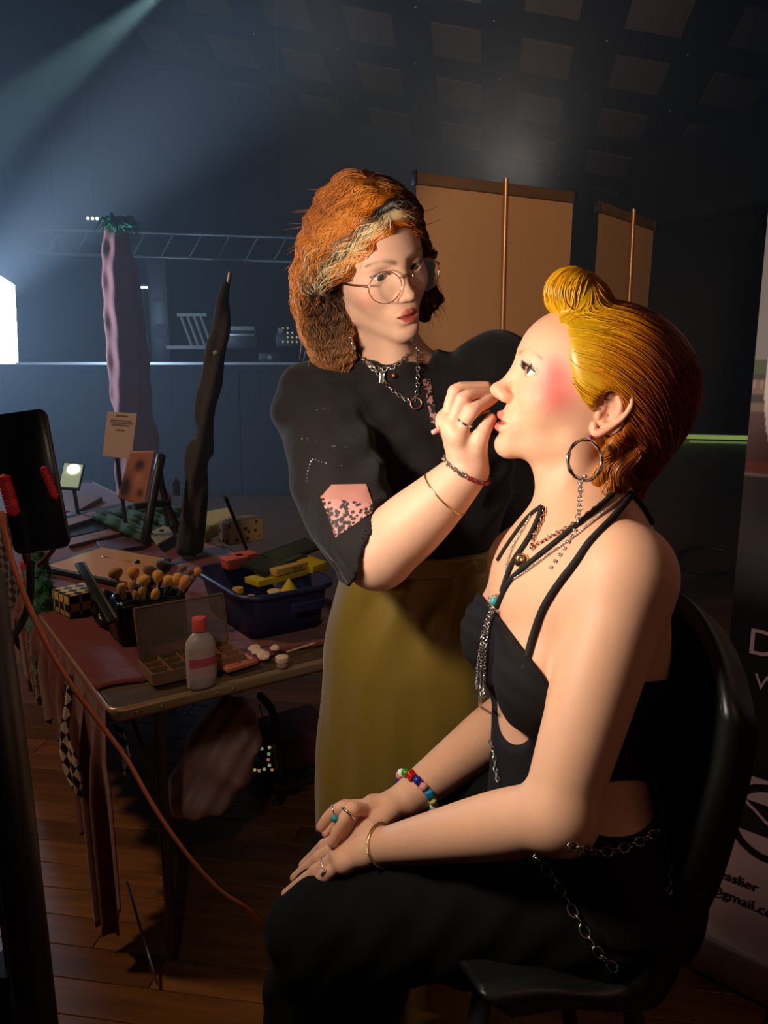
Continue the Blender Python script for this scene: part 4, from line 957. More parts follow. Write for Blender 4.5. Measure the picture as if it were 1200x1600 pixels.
for k in range(nb_):
    t = (s_[start]+k*s_[-1]/nb_) % s_[-1]; c = np.array([np.interp(t, s_, P2[:, q]) for q in range(3)])
    F = Field()
    if k % 3 == 2: F.add(box(c, (.0056,)*3, .002, rotm('Z', 20*k)@rotm('X', 15*k)), .001)
    else: F.add(ell(c, (.0060, .0060, .0058)), .001)
    for q in range(5): F.bump(c+.006*nrm(np.random.RandomState(k*7+q).normal(size=3)), .0012, -.0004)
    field_obj('bead', F, c-.009, c+.009, .0011, mat('bead', srgb(*colsb[k % len(colsb)]), .25), bb, proj=False)
cg = WL+(LH['mcp'][1]-WL)*.10; p = wrap(S, cg, (EL-WL)+np.array([0, 0, .02]), .032, .0022, 60)
th = np.arange(60)*2*math.pi/60; _, g = grad(S, p)
P3 = np.stack([p+g*(.0011*np.cos(th*14+f))[:, None]+np.cross(g, np.roll(p, -1, 0)-p)/.003*(.0011*np.sin(th*14+f))[:, None]*.9 for f in (0, 2.1, 4.2)])
o = raw('rope_bracelet', *sweep(P3, np.full((3, 60), .00115), 6, closed=True), M_gold); tag(o, 'gold rope-twist bracelet on the seated person\'s near wrist', 'bracelet')
fx = lambda H, i, t, a='mcp', b='pip': H[a][i]*(1-t)+H[b][i]*t
r1_, p1_ = ringobj('ring', 'slim silver ring with a small bar stone on the near hand\'s straight finger', S, fx(LH, 2, .55), LH['pip'][2]-LH['mcp'][2], .011, .0011, M_silver, 'rings of the seated person')
q_ = hit(S, [P(505, 1362, .98)], .002)[0]; raw('stone', *sweep(np.array([[q_-RGT*.002-UPV*.005, q_+RGT*.003+UPV*.003]]), .0022, 4), M_strass, r1_, smooth=False)
for lab, i, t, a, b, col_, px in [('broad carved silver ring on the bent finger of the far hand', 0, .30, 'pip', 'dip', None, (541, 1276)), ('silver ring with a large turquoise stone on the far hand', 1, .55, 'pip', 'dip', (.03, .30, .30), (523, 1279)), ('thin silver ring on the fingertip resting in the palm', 2, .35, 'pip', 'dip', None, (506, 1304))]:
    o, p_ = ringobj('ring', lab, S, fx(RH, i, t, a, b), RH[b][i]-RH[a][i], .010, .0012 if i else .0018, M_silver, 'rings of the seated person')
    if i == 0: raw('carving', *balls(p_[::3], .0019), M_silver, o)
    if col_: raw('stone', *balls([hit(S, [P(*px, 1.02)], .003)[0]], .0055, 8), mat('teal_stone', col_, .3), o)
# ---------------------------------------------------------------- clothes of the artist
B = Field()
B.add(ell(P(652, 690, 1.35), (.165, .098, .105)), .05); B.add(cap(P(652, 730, 1.36), P(660, 850, 1.37), .112, .098), .06); B.add(ell(P(652, 770, 1.36), (.160, .118, .165)), .05)
B.add(ell(P(600, 722, 1.285), (.062, .06, .06)), .05); B.add(ell(P(700, 712, 1.30), (.062, .06, .06)), .05)
B.add(cap(anb+np.array([0, 0, -.022]), ASR, .054, .064), .05); B.add(ell(ASR, (.064, .064, .066)), .03); B.add(cap(anb+np.array([0, 0, -.022]), ASL, .052, .056), .05)
B.add(tube([ASR, P(590, 655, 1.275), P(680, 640, 1.285), ASL], [.050, .056, .056, .055], 5), .04); B.add(ell(ASL, (.066, .066, .07)), .04); B.add(tube([ASL, P(785, 680, 1.42), AEL], [.066, .068, .06], 4), .04)
cn = nrm(RGT*.914-UPV*.40)
sl = inter(tube([ASR+np.array([.0, 0, .0]), P(522, 735, 1.165), P(553, 815, 1.09), P(585, 872, 1.04)], [.062, .069, .064, .052], 8), (P(600, 795, 1.06), cn))
B.add(sl, .03)
B.add(tor(P(560, 862, 1.06), nrm(RGT*.8-UPV*.5+FWD*.1), .040, .006), .012)
B.sub(tube([P(560, 840, 1.07), P(592, 868, 1.045), P(640, 820, 1.03)], [.040, .047, .052], 4), .006)
ccv = P(612, 640, 1.27).astype(f32); AN = Field(); AN.ops = [o for o in A_.ops if np.linalg.norm(o[2]-ccv)-o[3] < .16 and o[3] > .015]
B.add(((lambda p: np.maximum(AN.full(p)-f32(.0065), np.sqrt(((p-ccv)**2).sum(-1))-f32(.17))), ccv, .17), .008)
l1 = plane_prim(P(500, 560, 1.2), np.cross(nrm(P(668, 568, 1.2)-P(500, 560, 1.2)), nrm(P(600, 560, 1)-CAM)))[0]; l2 = plane_prim(P(668, 568, 1.2), np.cross(nrm(P(722, 462, 1.2)-P(668, 568, 1.2)), nrm(P(690, 520, 1)-CAM)))[0]
sg1 = f32(1 if l1(P(600, 400, 1.2)[None].astype(f32))[0] < 0 else -1); sg2 = f32(1 if l2(P(600, 500, 1.2)[None].astype(f32))[0] < 0 else -1)
B.sub(((lambda p: np.maximum(l1(p)*sg1, l2(p)*sg2)+f32(.0)), P(600, 500, 1.25), 3.0), .008)
def bl_fold(p):
    a = p[..., 0]; c = p[..., 2]; y = p[..., 1]
    return (.0022*np.sin(a*95+c*38+2*np.sin(c*22+y*9))+.0016*np.sin(a*40-c*110+1.7*np.sin(a*30))).astype(f32)*np.where(p[..., 2] > 1.30, .45, 1.0).astype(f32)
B.fold(bl_fold, P(640, 740, 1.3), .6)
aq = nrm(P(585, 872, 1.04)-P(522, 735, 1.165))
B.fold(lambda p: (.0035*np.sin(((p-P(560, 850, 1.06).astype(f32))@np.cross(aq, cn).astype(f32))*330+((p-P(560, 850, 1.06).astype(f32))@aq.astype(f32))*30)).astype(f32)*np.exp(-((p-P(560, 868, 1.06).astype(f32))**2).sum(-1)/.0016), P(560, 868, 1.06), .09)
bo = field_obj('blouse', B, (-.24, .92, .98), (.36, 1.56, 1.50), .0042, M_blouse, ART, proj=True)
bo['label'] = 'black blouse'
# beading and lace
def patch(name, F, quad, nu, nv, m, parent, off=.0012, d=1.2):
    q = [np.array(x, float) for x in quad]; V = []
    for j in range(nv+1):
        for i in range(nu+1):
            s, t = i/nu, j/nv; uv = q[0]*(1-s)*(1-t)+q[1]*s*(1-t)+q[2]*s*t+q[3]*(1-s)*t; V.append(P(uv[0], uv[1], d))
    V = hit(F, V, off); Q = np.array([(j*(nu+1)+i, (j+1)*(nu+1)+i, (j+1)*(nu+1)+i+1, j*(nu+1)+i+1) for j in range(nv) for i in range(nu)])
    return raw(name, V, Q, m, parent)
M_lace = mat('lace', rough=.6); r_ = node(M_lace, 'ShaderNodeTexVoronoi', Scale=180.0, feature='F1'); tc = node(M_lace, 'ShaderNodeTexCoord'); lk(M_lace, tc.outputs['Object'], r_.inputs['Vector'])
n_ = node(M_lace, 'ShaderNodeTexNoise', Scale=42.0, Detail=3.0); lk(M_lace, tc.outputs['Object'], n_.inputs['Vector'])
m1 = node(M_lace, 'ShaderNodeMath', operation='MULTIPLY'); lk(M_lace, r_.outputs['Distance'], m1.inputs[0]); lk(M_lace, n_.outputs[0], m1.inputs[1])
cr = node(M_lace, 'ShaderNodeValToRGB'); cr.color_ramp.elements[0].position = .245; cr.color_ramp.elements[1].position = .285; cr.color_ramp.elements[0].color = (.02, .012, .014, 1); cr.color_ramp.elements[1].color = (.50, .24, .22, 1)
lk(M_lace, m1.outputs[0], cr.inputs[0]); lk(M_lace, cr.outputs[0], bsdf(M_lace).inputs['Base Color'])
lc = patch('lace_insert', B, [(500, 774), (584, 782), (582, 800), (524, 840)], 26, 26, M_lace, ART, d=1.08); lc['label'] = 'lace insert on the sleeve'
lc2 = patch('lace_trim', B, [(660, 592), (672, 592), (684, 662), (674, 662)], 8, 24, M_lace, ART, d=1.25)
sh = patch('sheer_insert', B, [(518, 757), (572, 756), (582, 786), (500, 778)], 20, 12, mat('sheer_skin', (.45, .20, .17), .6), ART, off=.0018, d=1.08)
zz = lambda pts: [(x/3+430, y/3+550) for x, y in pts]
dots = zz([(147, 606), (148, 590), (150, 574), (155, 558), (158, 542), (163, 527), (168, 513), (178, 503), (190, 505), (205, 512), (217, 516), (238, 521), (197, 272), (225, 265), (232, 270), (250, 268), (126, 407), (150, 405), (160, 412), (190, 418), (262, 437), (280, 441), (312, 534), (275, 135), (270, 443), (330, 447)])
V = hit(B, [P(u, v, 1.2) for u, v in dots], .0006); o = raw('beading', *balls(V, [.0013]*12+[.0009]*(len(V)-12), 6), M_strass, ART, smooth=False); o['kind'] = 'stuff'
# skirt
SK = Field(); w0 = P(652, 862, 1.365); w0 = np.array([w0[0], w0[1], w0[2]])
def skd(p):
    z = w0[2]-p[..., 2]; t = np.clip(z/.22, 0, 1); t = t*t*(3-2*t)
    rx = .138+.040*t+.035*np.clip((z-.22)/.7, 0, 1); ry = .104+.035*t+.05*np.clip((z-.22)/.7, 0, 1)
    x = p[..., 0]-w0[0]; y = p[..., 1]-w0[1]-.01*t; a = np.arctan2(y/ry, x/rx)
    f = 1+(.018*np.sin(a*9+1)+.012*np.sin(a*17+z*3)+.022*np.sin(a*5+.5+z*2))*np.clip(z/.5, .12, 1)
    k = np.sqrt((x/rx)**2+(y/ry)**2)/f
    return ((k-1)*ry*.9).astype(f32)
SK.add((skd, w0-np.array([0, 0, .45]), .9), .001); SK.add(plane_prim(w0, (0, 0, 1)), .004, 'i'); SK.add(plane_prim((0, 0, .02), (0, 0, -1)), .004, 'i')
def sk_fold(p):
    z = w0[2]-p[..., 2]
    return (.0045*np.sin(p[..., 0]*75+z*22+2*np.sin(z*9))*np.exp(-((z-.06)/.11)**2)+.0035*np.sin(p[..., 0]*34-z*9+np.sin(z*7))).astype(f32)
SK.fold(sk_fold, w0-np.array([0, 0, .1]), .6)
M_satin = mat('olive_satin', srgb(134, 110, 38), .32, Sheen_Weight=.3, Specular_IOR_Level=.7)
so = field_obj('skirt', SK, (-.26, 1.05, 0), (.36, 1.72, w0[2]+.02), .0075, M_satin, ART, proj=False); so['label'] = 'olive satin skirt'
BELT = Field(); BELT.add((lambda p: skd(p)-f32(.004), w0, .3), .001); BELT.add(plane_prim(w0+np.array([0, 0, .012]), (0, 0, 1)), .003, 'i'); BELT.add(plane_prim(w0-np.array([0, 0, .022]), (0, 0, -1)), .003, 'i')
field_obj('waistband', BELT, w0-(.22, .2, .05), w0+(.22, .2, .05), .004, M_satin, ART, proj=False)
tb = hit(BELT, [P(u, v, 1.25) for u, v in [(712, 848), (722, 862)]], .002)
raw('button', *balls(tb, .004, 8), M_gold, ART)
# necklaces and bracelets of the artist
AB = Field(); AB.ops = list(A_.ops); AB.add((lambda p: B.full(p), P(640, 740, 1.3), .7), 1e-5)
z1 = lambda pts: [(x/3+430, y/3+230) for x, y in pts]
n1_ = necklace('short silver curb chain with a padlock charm at the artist\'s neck', AB, z1([(345, 895), (370, 945), (410, 995), (450, 1025), (500, 1040), (550, 1030), (590, 1005), (620, 970)]), .0085, .0034, .0010, M_silver, d=1.2, off=.002)
pd = hit(AB, [P(597, 590, 1.2)], .004)[0]; F = Field(); F.add(box(pd, (.0045, .003, .010), .001, rotm('Y', 8)), .001); F.sub(box(pd-FWD*.003, (.002, .002, .0065)), .0005)
field_obj('padlock', F, pd-.014, pd+.014, .001, M_silver, n1_, proj=False)
pd = hit(AB, [P(615, 587, 1.2)], .003)[0]; raw('round_charm', *balls([pd], .0055, 8), mat('copper', (.45, .20, .10), .35, 1.0), n1_)
n2_ = necklace('long silver chain with a round ring pendant over the black blouse', AB, z1([(430, 1010), (500, 1080), (540, 1130), (600, 1175), (640, 1190), (665, 1150), (668, 1080), (668, 1010), (667, 950), (640, 900)]), .0080, .0030, .0009, M_silver, d=1.2, off=.002)
pd = hit(AB, [P(650, 630, 1.2)], .003)[0]; raw('ring_pendant', *sweep(loop(pd, FWD, .0088, 28)[None], .0017, 8, closed=True), mat('copper_ring', (.55, .28, .20), .3, 1.0), n2_)
wr = lambda t: AER*(1-t)+AWR*t
p = wrap(A_, P(731, 736, .983), RGT*.47+UPV*.88-FWD*.35, .034, .0026, 60)
bb = empty('wrist_bracelet', wr(.93), 'silver chain bracelet with dark red beads on the raised wrist', 'bracelet')
pu = project(p)[:, 0]; order = np.argsort(pu); thr = np.quantile(pu, .5)
V, Q = balls(p[pu > thr][::1], .0030, 8); raw('bead', V, Q, mat('garnet', (.28, .012, .03), .25), bb)['kind'] = 'stuff'
V, Q = chain_mesh(np.vstack([p, p[:1]]), .0065, .0026, .0008); raw('chain', V, Q, M_steel, bb)
o, _ = ringobj('bangle', 'thin gold bangle on the raised forearm', A_, wr(.76), RGT*.72+UPV*.69-FWD*.35, .045, .0010, M_gold, off=.0012)
o, _ = ringobj('ring', 'patterned silver band on the index finger at the lips', A_, AH['mcp'][0]*.45+AH['pip'][0]*.55, AH['pip'][0]-AH['mcp'][0], .011, .0016, M_silver, off=.0006)
# brush in the raised hand
br_o = tube_obj('brush', [P(676, 676, .958), P(700, 664, .966), P(735, 650, .968), P(765, 642, .965)], [.0033, .0033, .0028, .0014], mat('pink_plastic', srgb(235, 165, 160), .35)); tag(br_o, 'slim pink lip brush held in the raised hand', 'brush')
# glasses
gl = empty('glasses', ha(0, .10, .02), 'thin gold wire round glasses on the standing person\'s nose', 'glasses')
M_wire = mat('wire', (.75, .42, .30), .22, 1.0); M_lens = mat('lens', (1, 1, 1), .02, Alpha=.025)
for s in (-1, 1):
    c = np.array([s*.036, .103, .014]); tx = nrm((1, -.16*s, 0)); tz = nrm((0, -.06, 1)); a = np.arange(56)*2*math.pi/56
    ex = .0248*np.cos(a)*(1+.05*np.cos(2*a)); ez = .0225*np.sin(a)+np.where(np.sin(a) > 0, 0, -.002*np.abs(np.sin(a)))
    K = c+tx*ex[:, None]+tz*ez[:, None]; W = K@RA.T*SA+TA
    rim = raw('rim', *sweep(W[None], .00075, 8, closed=True), M_wire, gl)
    raw('lens', np.vstack([W, W.mean(0)[None]+RA[:, 1]*.001]), [(i, (i+1) % 56, 56) for i in range(56)], M_lens, gl)
    e = c+tx*s*.0265+tz*.006; t = [e, e+np.array([s*.004, -.006, .001]), (s*.0715, .05, .018), (s*.0745, .0, .016), (s*.072, -.02, .0)]
    tube_obj('temple', [ha(*q) for q in t], .0011, M_wire, gl)
    tube_obj('nose_pad', [ha(s*.0125, .1015, .012), ha(s*.0105, .098, .005), ha(s*.0115, .0965, -.002)], .0013, M_lens, gl)
tube_obj('bridge', [ha(-.0105, .1045, .020), ha(-.004, .1075, .0235), ha(.004, .1075, .0235), ha(.0105, .1045, .020)], .0010, M_wire, gl)
# ---------------------------------------------------------------- folding table with its cloth
ZT = .63
tc0 = PZ(172, 1112, ZT); e1 = nrm(np.array([*(PZ(500, 1032, ZT)-tc0)[:2], 0])); e2 = nrm(np.cross((0, 0, 1), e1)); RT = np.array([e1, e2, (0, 0, 1)]).T
def tp(a, b, z=0.0): return tc0+e1*a+e2*b+np.array([0, 0, z])
def tuv(u, v, z=ZT): q = PZ(u, v, z)-tc0; return q@e1, q@e2
M_lam = wood('table_laminate', srgb(92, 74, 56), srgb(70, 56, 42), .4, (8, 8, 8)); M_edge = mat('table_edge', srgb(176, 150, 120), .35, .5)
WT, LT = .72, 1.62
for b0, lab, ln in ((0, 'near folding table with aluminium edge under the makeup kit', LT), (LT+.03, 'far folding table under books, cards and green cloth', 1.5)):
    t = empty('folding_table', tp(WT/2, b0+ln/2)*np.array([1, 1, 0]), lab, 'table')
    boxo('tabletop', tp(WT/2, b0+ln/2, -.012), (WT/2-.008, ln/2-.008, .011), M_lam, t, RT, .004)
    # edge profile with rounded corners
    r = .03; pts = []
    for cx, cy, a0 in ((WT-r, r, -90), (WT-r, ln-r, 0), (r, ln-r, 90), (r, r, 180)):
        for k in range(7): a = math.radians(a0+15*k); pts.append((cx+r*math.cos(a), b0+cy+r*math.sin(a)))
    N = len(pts); V = []; 
    for (a, b) in pts:
        c = np.array([WT/2, b0+ln/2]); d = np.array([a, b]); 
        for z, o_ in ((.001, -.006), (.001, .001), (-.008, .003), (-.018, .003), (-.027, .001), (-.027, -.010)):
            n2 = nrm(np.r_[(d-c)/np.array([WT/2, ln/2])*np.array([abs((d-c)[0]/(WT/2))**6, abs((d-c)[1]/(ln/2))**6]), 0])[:2]
            V.append(tp(*(d+n2*o_), z))
    Qe = np.array([(i*6+j, ((i+1) % N)*6+j, ((i+1) % N)*6+j+1, i*6+j+1) for i in range(N) for j in range(5)]); raw('edge_band', np.array(V), Qe, M_edge, t)
    V, Q = balls([tp(a, b0-.0035, -.014) for a in (.05, .10, .22, .255, .50, .54)], .0042, 8); rv = raw('rivet', V, Q, M_metal, t); rv['kind'] = 'stuff'
    for (a, b, dx) in ((.100, .022, 0), (WT-.10, .022, 0), (.105, ln-.10, 0), (WT-.10, ln-.10, 0)):
        lg = cylo('leg', tp(a, b0+b, -.027), tp(a, b0+b, -ZT+.03), .0115, mat('leg_tube', srgb(92, 80, 68), .35, .7), t, seg=16)
        bm = bmesh.new(); cyl(bm, tp(a, b0+b, -ZT+.045), tp(a, b0+b, -ZT+.002), .014, .019, 16); bobj('rubber_foot', bm, mat('foot_cap', srgb(120, 96, 78), .6), lg, True)
    for b in (ln-.10,): cylo('crossbar', tp(.105, b0+b, -.32), tp(WT-.10, b0+b, -.32), .008, M_metal, t, seg=12)
    for a in (.100, WT-.10): cylo('brace', tp(a, b0+.022, -.24), tp(a, b0+.42, -.03), .006, mat('brace', srgb(110, 92, 76), .4, .6), t, seg=10)
# maroon cloth: top sheet and the fall on the left side
M_maroon = mat('maroon_cloth', srgb(104, 24, 26), .9, Sheen_Weight=.3); noise_bump(M_maroon, 60, .4, .003, stretch=(1, 1, 1)); M_maroon.use_backface_culling = False
rs = np.random.RandomState(2); na, nb2 = 46, 110; V = []
for j in range(nb2+1):
    b = -.004+(3.05)*j/nb2
    for i in range(na+1):
        a = i/na*(WT-.01)+.002; front = .105+.012*math.sin(a*14)+.010*math.sin(a*31+1)-.04*(a/WT)
        bb_ = max(b, front) if j < 8 else b
        bb_ = front+(3.05-front)*j/nb2
        V.append(tp(a, bb_, .0035+.0016*math.sin(a*60+bb_*20)*math.sin(bb_*45+a*9)))
Q = [(j*(na+1)+i, j*(na+1)+i+1, (j+1)*(na+1)+i+1, (j+1)*(na+1)+i) for j in range(nb2) for i in range(na)]
top_n = len(V); nh = 40; ns2 = 150
def hang(b):
    return np.interp(b, [.0, .06, .12, .20, .26, .34, .45, .8, 1.6, 3.1], [.44, .54, .58, .50, .42, .32, .24, .24, .22, .20])
for j in range(nh+1):
    for i in range(ns2+1):
        b = .005+3.05*i/ns2 if i > 0 else .005
        b = .005+3.05*(i/ns2)**1.7; t = j/nh; L = hang(b)+.012*math.sin(b*90)+.008*math.sin(b*220); z = -.001-L*t
        f = (.020*math.sin(b*62+1.5*math.sin(b*15))+.010*math.sin(b*140+2))*min(1, t*2.5)
        out = -.006-.014*min(1, t*4)+f*.8+.01*t
        pinch = (b-.12)*(.25*t if b < .3 else .25*t*max(0, 1-(b-.3)/.3))
        V.append(tp(out, b-pinch, z+.004))
Q += [(top_n+j*(ns2+1)+i, top_n+j*(ns2+1)+i+1, top_n+(j+1)*(ns2+1)+i+1, top_n+(j+1)*(ns2+1)+i) for j in range(nh) for i in range(ns2)]
tco = raw('tablecloth', np.array(V), np.array(Q), M_maroon); tag(tco, 'crumpled maroon cloth over both tables, falling in folds down the left side', 'tablecloth')
sm = tco.modifiers.new('thick', 'SOLIDIFY'); sm.thickness = .0022; sm.offset = 0
# diamond-patterned scarf hanging at the corner: black and white harlequin
def checker_mat(name, c1, c2, sc, rot=0, coord='UV'):
    m = mat(name, c1, .8); tc = node(m, 'ShaderNodeTexCoord'); mp = node(m, 'ShaderNodeMapping'); mp.inputs['Rotation'].default_value = (0, 0, rot); mp.inputs['Scale'].default_value = (1, 1, 1)
    lk(m, tc.outputs[coord], mp.inputs[0]); ck = node(m, 'ShaderNodeTexChecker', Scale=sc); ck.inputs['Color1'].default_value = (*c1, 1); ck.inputs['Color2'].default_value = (*c2, 1)
    lk(m, mp.outputs[0], ck.inputs['Vector']); lk(m, ck.outputs['Color'], bsdf(m).inputs['Base Color']); return m
M_dia = checker_mat('harlequin', srgb(215, 195, 180), srgb(18, 14, 16), 1.0, math.radians(45))
def hang_strip(name, label, cat, px, wid, d, m, uvs, amp=.004, th=.004, freq=90, bulge=.0):
    C = catmull([np.array([*q, 0.]) for q in px], 6)[:, :2]; n = len(C); ww = np.interp(np.linspace(0, 1, n), np.linspace(0, 1, len(wid)), wid); V = []; UV = []
    C3 = np.array([P(u, v, d+.0*k) for k, (u, v) in enumerate(C)]); s = np.r_[0, np.cumsum(np.linalg.norm(np.diff(C3, axis=0), axis=1))]; side = nrm(-e2+e1*.35); nm = nrm(np.cross(side, (0, 0, 1))); K = 14
    for k in range(n):
        for i in range(K+1):
            t = i/K-.5; V.append(C3[k]+side*t*ww[k]*d/1200*1.25+nm*(amp*math.sin(t*9+s[k]*30)+bulge*(1-4*t*t)*math.sin(math.pi*k/n))); UV.append(((t*ww[k]*d/1200*1.25)*uvs, s[k]*uvs*.72))
    Q = np.array([(k*(K+1)+i, k*(K+1)+i+1, (k+1)*(K+1)+i+1, (k+1)*(K+1)+i) for k in range(n-1) for i in range(K)])
    o = raw(name, np.array(V), Q, m); uv = o.data.uv_layers.new(name='UVMap'); li = Q.ravel(); uv.data.foreach_set('uv', np.array(UV, f32)[li].ravel())
    md = o.modifiers.new('thick', 'SOLIDIFY'); md.thickness = th; md.offset = 0; tag(o, label, cat); return o
hang_strip('harlequin_scarf', 'black and white diamond patterned scarf end hanging in a point from the table corner', 'scarf', [(108, 1055), (105, 1100), (102, 1140), (108, 1180), (116, 1220), (124, 1246)], [10, 16, 18, 36, 30, 3], 1.62, M_dia, 62, .003)
hang_strip('harlequin_scarf', 'second diamond patterned scarf tip half hidden behind the table corner', 'scarf', [(184, 1135), (190, 1165), (195, 1190), (196, 1212)], [16, 24, 26, 6], 1.66, M_dia, 62, .002)
hang_strip('checked_scarf', 'grey checked scarf hanging at the far left below the phone clamp', 'scarf', [(2, 800), (8, 850), (14, 900), (18, 950), (20, 1000)], [36, 40, 36, 30, 20], 2.3, checker_mat('grey_check', srgb(120, 112, 118), srgb(52, 48, 56), 1.0, .6), 70, .006)
M_teal = mat('teal_plush', srgb(28, 108, 84), .9, Sheen_Weight=.6); 
F = Field(); F.add(tube([P(58, 870, 2.15), P(62, 930, 2.12), P(68, 1000, 2.1), P(74, 1050, 2.1), P(76, 1074, 2.1)], [.028, .034, .034, .032, .014], 5), .01)
F.fold(lambda p: (.006*np.sin(p[..., 2]*160+p[..., 0]*90)*np.sin(p[..., 0]*170+p[..., 1]*60)).astype(f32), P(66, 980, 2.1), .3)
c = P(66, 980, 2.1); o = field_obj('plush_boa', F, c-(.09, .12, .26), c+(.09, .12, .26), .007, M_teal, None, proj=False); tag(o, 'fluffy teal green boa hanging over the left table edge', 'boa')
rs = np.random.RandomState(3); sd = surf_pts(o, 1500, rs); _, g = grad(F, sd); dd = g+rs.normal(size=g.shape)*.5; K = np.stack([sd+dd*.009*t for t in (0, .5, 1)], 1); ob = raw('fibre', *sweep(K, np.tile([.0008, .0006, .0001], (len(K), 1)), 3), M_teal, o); ob['kind'] = 'stuff'
M_red = mat('red_cloth', srgb(190, 40, 30), .8)
hang_strip('red_scarf', 'bright red ribbon hanging between the checked scarf and the teal boa', 'scarf', [(38, 878), (42, 930), (46, 980), (50, 1030), (56, 1060)], [12, 18, 20, 22, 14], 2.2, M_red, 10, .006)
# ---------------------------------------------------------------- things on the near table
def T3(u, v, dz=0.0): a, b = tuv(u, v, ZT+.006); return tp(a, b, .007+dz)
zt = ZT+.007
# bottle
b0 = T3(316, 1072); hb = .148; o = empty('bottle', b0, 'clear plastic bottle with a coral red cap and pink label', 'bottle')
M_clear = mat('clear_plastic', (.72, .62, .58), .12, Alpha=.62); M_capr = mat('coral_cap', srgb(232, 84, 84), .4)
latho('body', [(.020, 0), (.0225, .003), (.0235, .02), (.0235, .085), (.022, .100), (.015, .113), (.0095, .118), (.0095, .122)], M_clear, o, R=RT, T=b0, sx=1.38, sy=.8, seg=36)
latho('cap', [(.0148, .122), (.0150, .123), (.0146, .147), (.0135, .149), (.001, .1495)], M_capr, o, T=b0, seg=36)
for zz0, zz1, cc in ((.022, .088, srgb(205, 170, 165)), (.048, .066, srgb(205, 84, 104))):
    V = []; n = 16
    for j in (0, 1):
        for i in range(n+1):
            a = math.radians(-150+130*i/n); k = .0002 if cc[0] > .5 and zz1 > .07 else .0006; V.append(b0+RT@np.array([(.0235*1.38+k+.0004)*math.cos(a), (.0235*.8+k+.0004)*math.sin(a), (zz0, zz1)[j]]))
    raw('label_print', np.array(V), np.array([(i, i+1, n+2+i, n+1+i) for i in range(n)]), mat('label', cc, .5), o)
latho('liquid', [(.018, .003), (.0215, .004), (.0215, .020), (.001, .0205)], mat('pink_liquid', srgb(120, 40, 50), .2), o, R=RT, T=b0, sx=1.38, sy=.78)
# compartment organiser with open lid
a0, bb0 = tuv(240, 1078); w_, l_ = .205, .100; o = empty('organiser_box', tp(a0+w_/2, bb0+l_/2), 'clear compartment box standing open behind the bottle', 'box')
M_acr = mat('acrylic', (.30, .22, .19), .15, Alpha=.5); M_rim = mat('acrylic_rim', srgb(150, 118, 88), .2, Alpha=.85)
boxo('tray', tp(a0+w_/2, bb0+l_/2, .009), (w_/2, l_/2, .002), M_acr, o, RT)
for k in range(6): boxo('divider', tp(a0+w_*k/5, bb0+l_/2, .022), (.0011, l_/2, .013), M_rim, o, RT)
for k in range(4): boxo('divider', tp(a0+w_/2, bb0+l_*k/3, .022), (w_/2, .0011, .013), M_rim, o, RT)
lidR = RT@rotm('X', 78); lc_ = tp(a0+w_/2+.006, bb0+l_+.012, .036)+lidR@np.array([0, l_/2, 0]); boxo('lid', lc_, (w_/2, l_/2+.006, .0015), M_acr, o, lidR, .001, 1)
for s in (-1, 1): boxo('lid_rim', lc_+lidR@np.array([s*w_/2, 0, .004]), (.0015, l_/2+.006, .005), M_rim, o, lidR)
boxo('lid_rim', lc_+lidR@np.array([0, l_/2+.006, .004]), (w_/2, .0015, .005), M_rim, o, lidR)
for k, (i, j, cc) in enumerate([(0, 0, (34, 60, 44)), (1, 0, (30, 26, 26)), (0, 1, (150, 92, 74)), (1, 1, (120, 70, 60)), (0, 2, (90, 60, 50)), (1, 2, (60, 40, 40)), (2, 1, (170, 90, 70)), (3, 0, (200, 110, 90)), (3, 1, (190, 90, 80)), (4, 1, (210, 130, 110))]):
    boxo('eyeshadow_pan', tp(a0+w_*(i+.5)/5, bb0+l_*(j+.5)/3, .017), (w_/10-.004, l_/6-.004, .005), mat('pan', srgb(*cc), .6), o, RT, .001, 1)
# pink palette to the right of the bottle
a1_, b1_ = tuv(362, 1040); o = empty('blush_palette', tp(a1_, b1_), 'open coral pink palette lying right of the bottle', 'palette'); Rr_ = RT@rotm('Z', 8)
boxo('case', tp(a1_, b1_, .013), (.040, .050, .005), mat('pink_case', srgb(196, 118, 96), .5), o, Rr_, .003)
for i in range(2):
    for j in range(2): boxo('pan', tp(a1_, b1_, .019)+Rr_@np.array([(i-.5)*.038, (j-.5)*.046, 0]), (.0155, .019, .0015), mat('pan', srgb(*[(206, 110, 84), (188, 88, 76), (214, 140, 118), (176, 76, 60)][i*2+j]), .7), o, Rr_, .001, 1)
# cotton pads, jar, stick
M_cot = mat('cotton', srgb(226, 196, 178), .95)
for k, (u, v, r, tl) in enumerate([(404, 1022, .017, 0), (412, 1030, .016, 25), (398, 1016, .016, 10), (430, 1018, .012, 15)]):
    c = T3(u, v, .004+.004*(k % 2)); F = Field(); F.add(ell(c, (r, r*.9, .006), rotm('X', tl)), .002); F.fold(lambda p: (.0012*np.sin(p[..., 0]*400)*np.sin(p[..., 1]*380)).astype(f32), c, .04)
    o = field_obj('cotton_pad', F, c-.026, c+.026, .0026, M_cot, None, proj=False); tag(o, ['cream cotton pad on top of the little pile by the jar', 'cotton pad leaning at the front of the pile', 'cotton pad at the back left of the pile', 'small cotton wedge between the pile and the jar'][k], 'cotton pad')
c = T3(441, 1042); o = empty('jar', c, 'small white cosmetic jar near the table edge right of the cotton pads', 'jar'); latho('body', [(.0115, 0), (.0125, .002), (.0125, .013)], mat('jar_glass', srgb(190, 160, 140), .25), o, T=c); latho('lid', [(.0150, .013), (.0152, .014), (.0148, .023), (.013, .0245), (.001, .0245)], mat('jar_lid', srgb(232, 200, 176), .45), o, T=c)
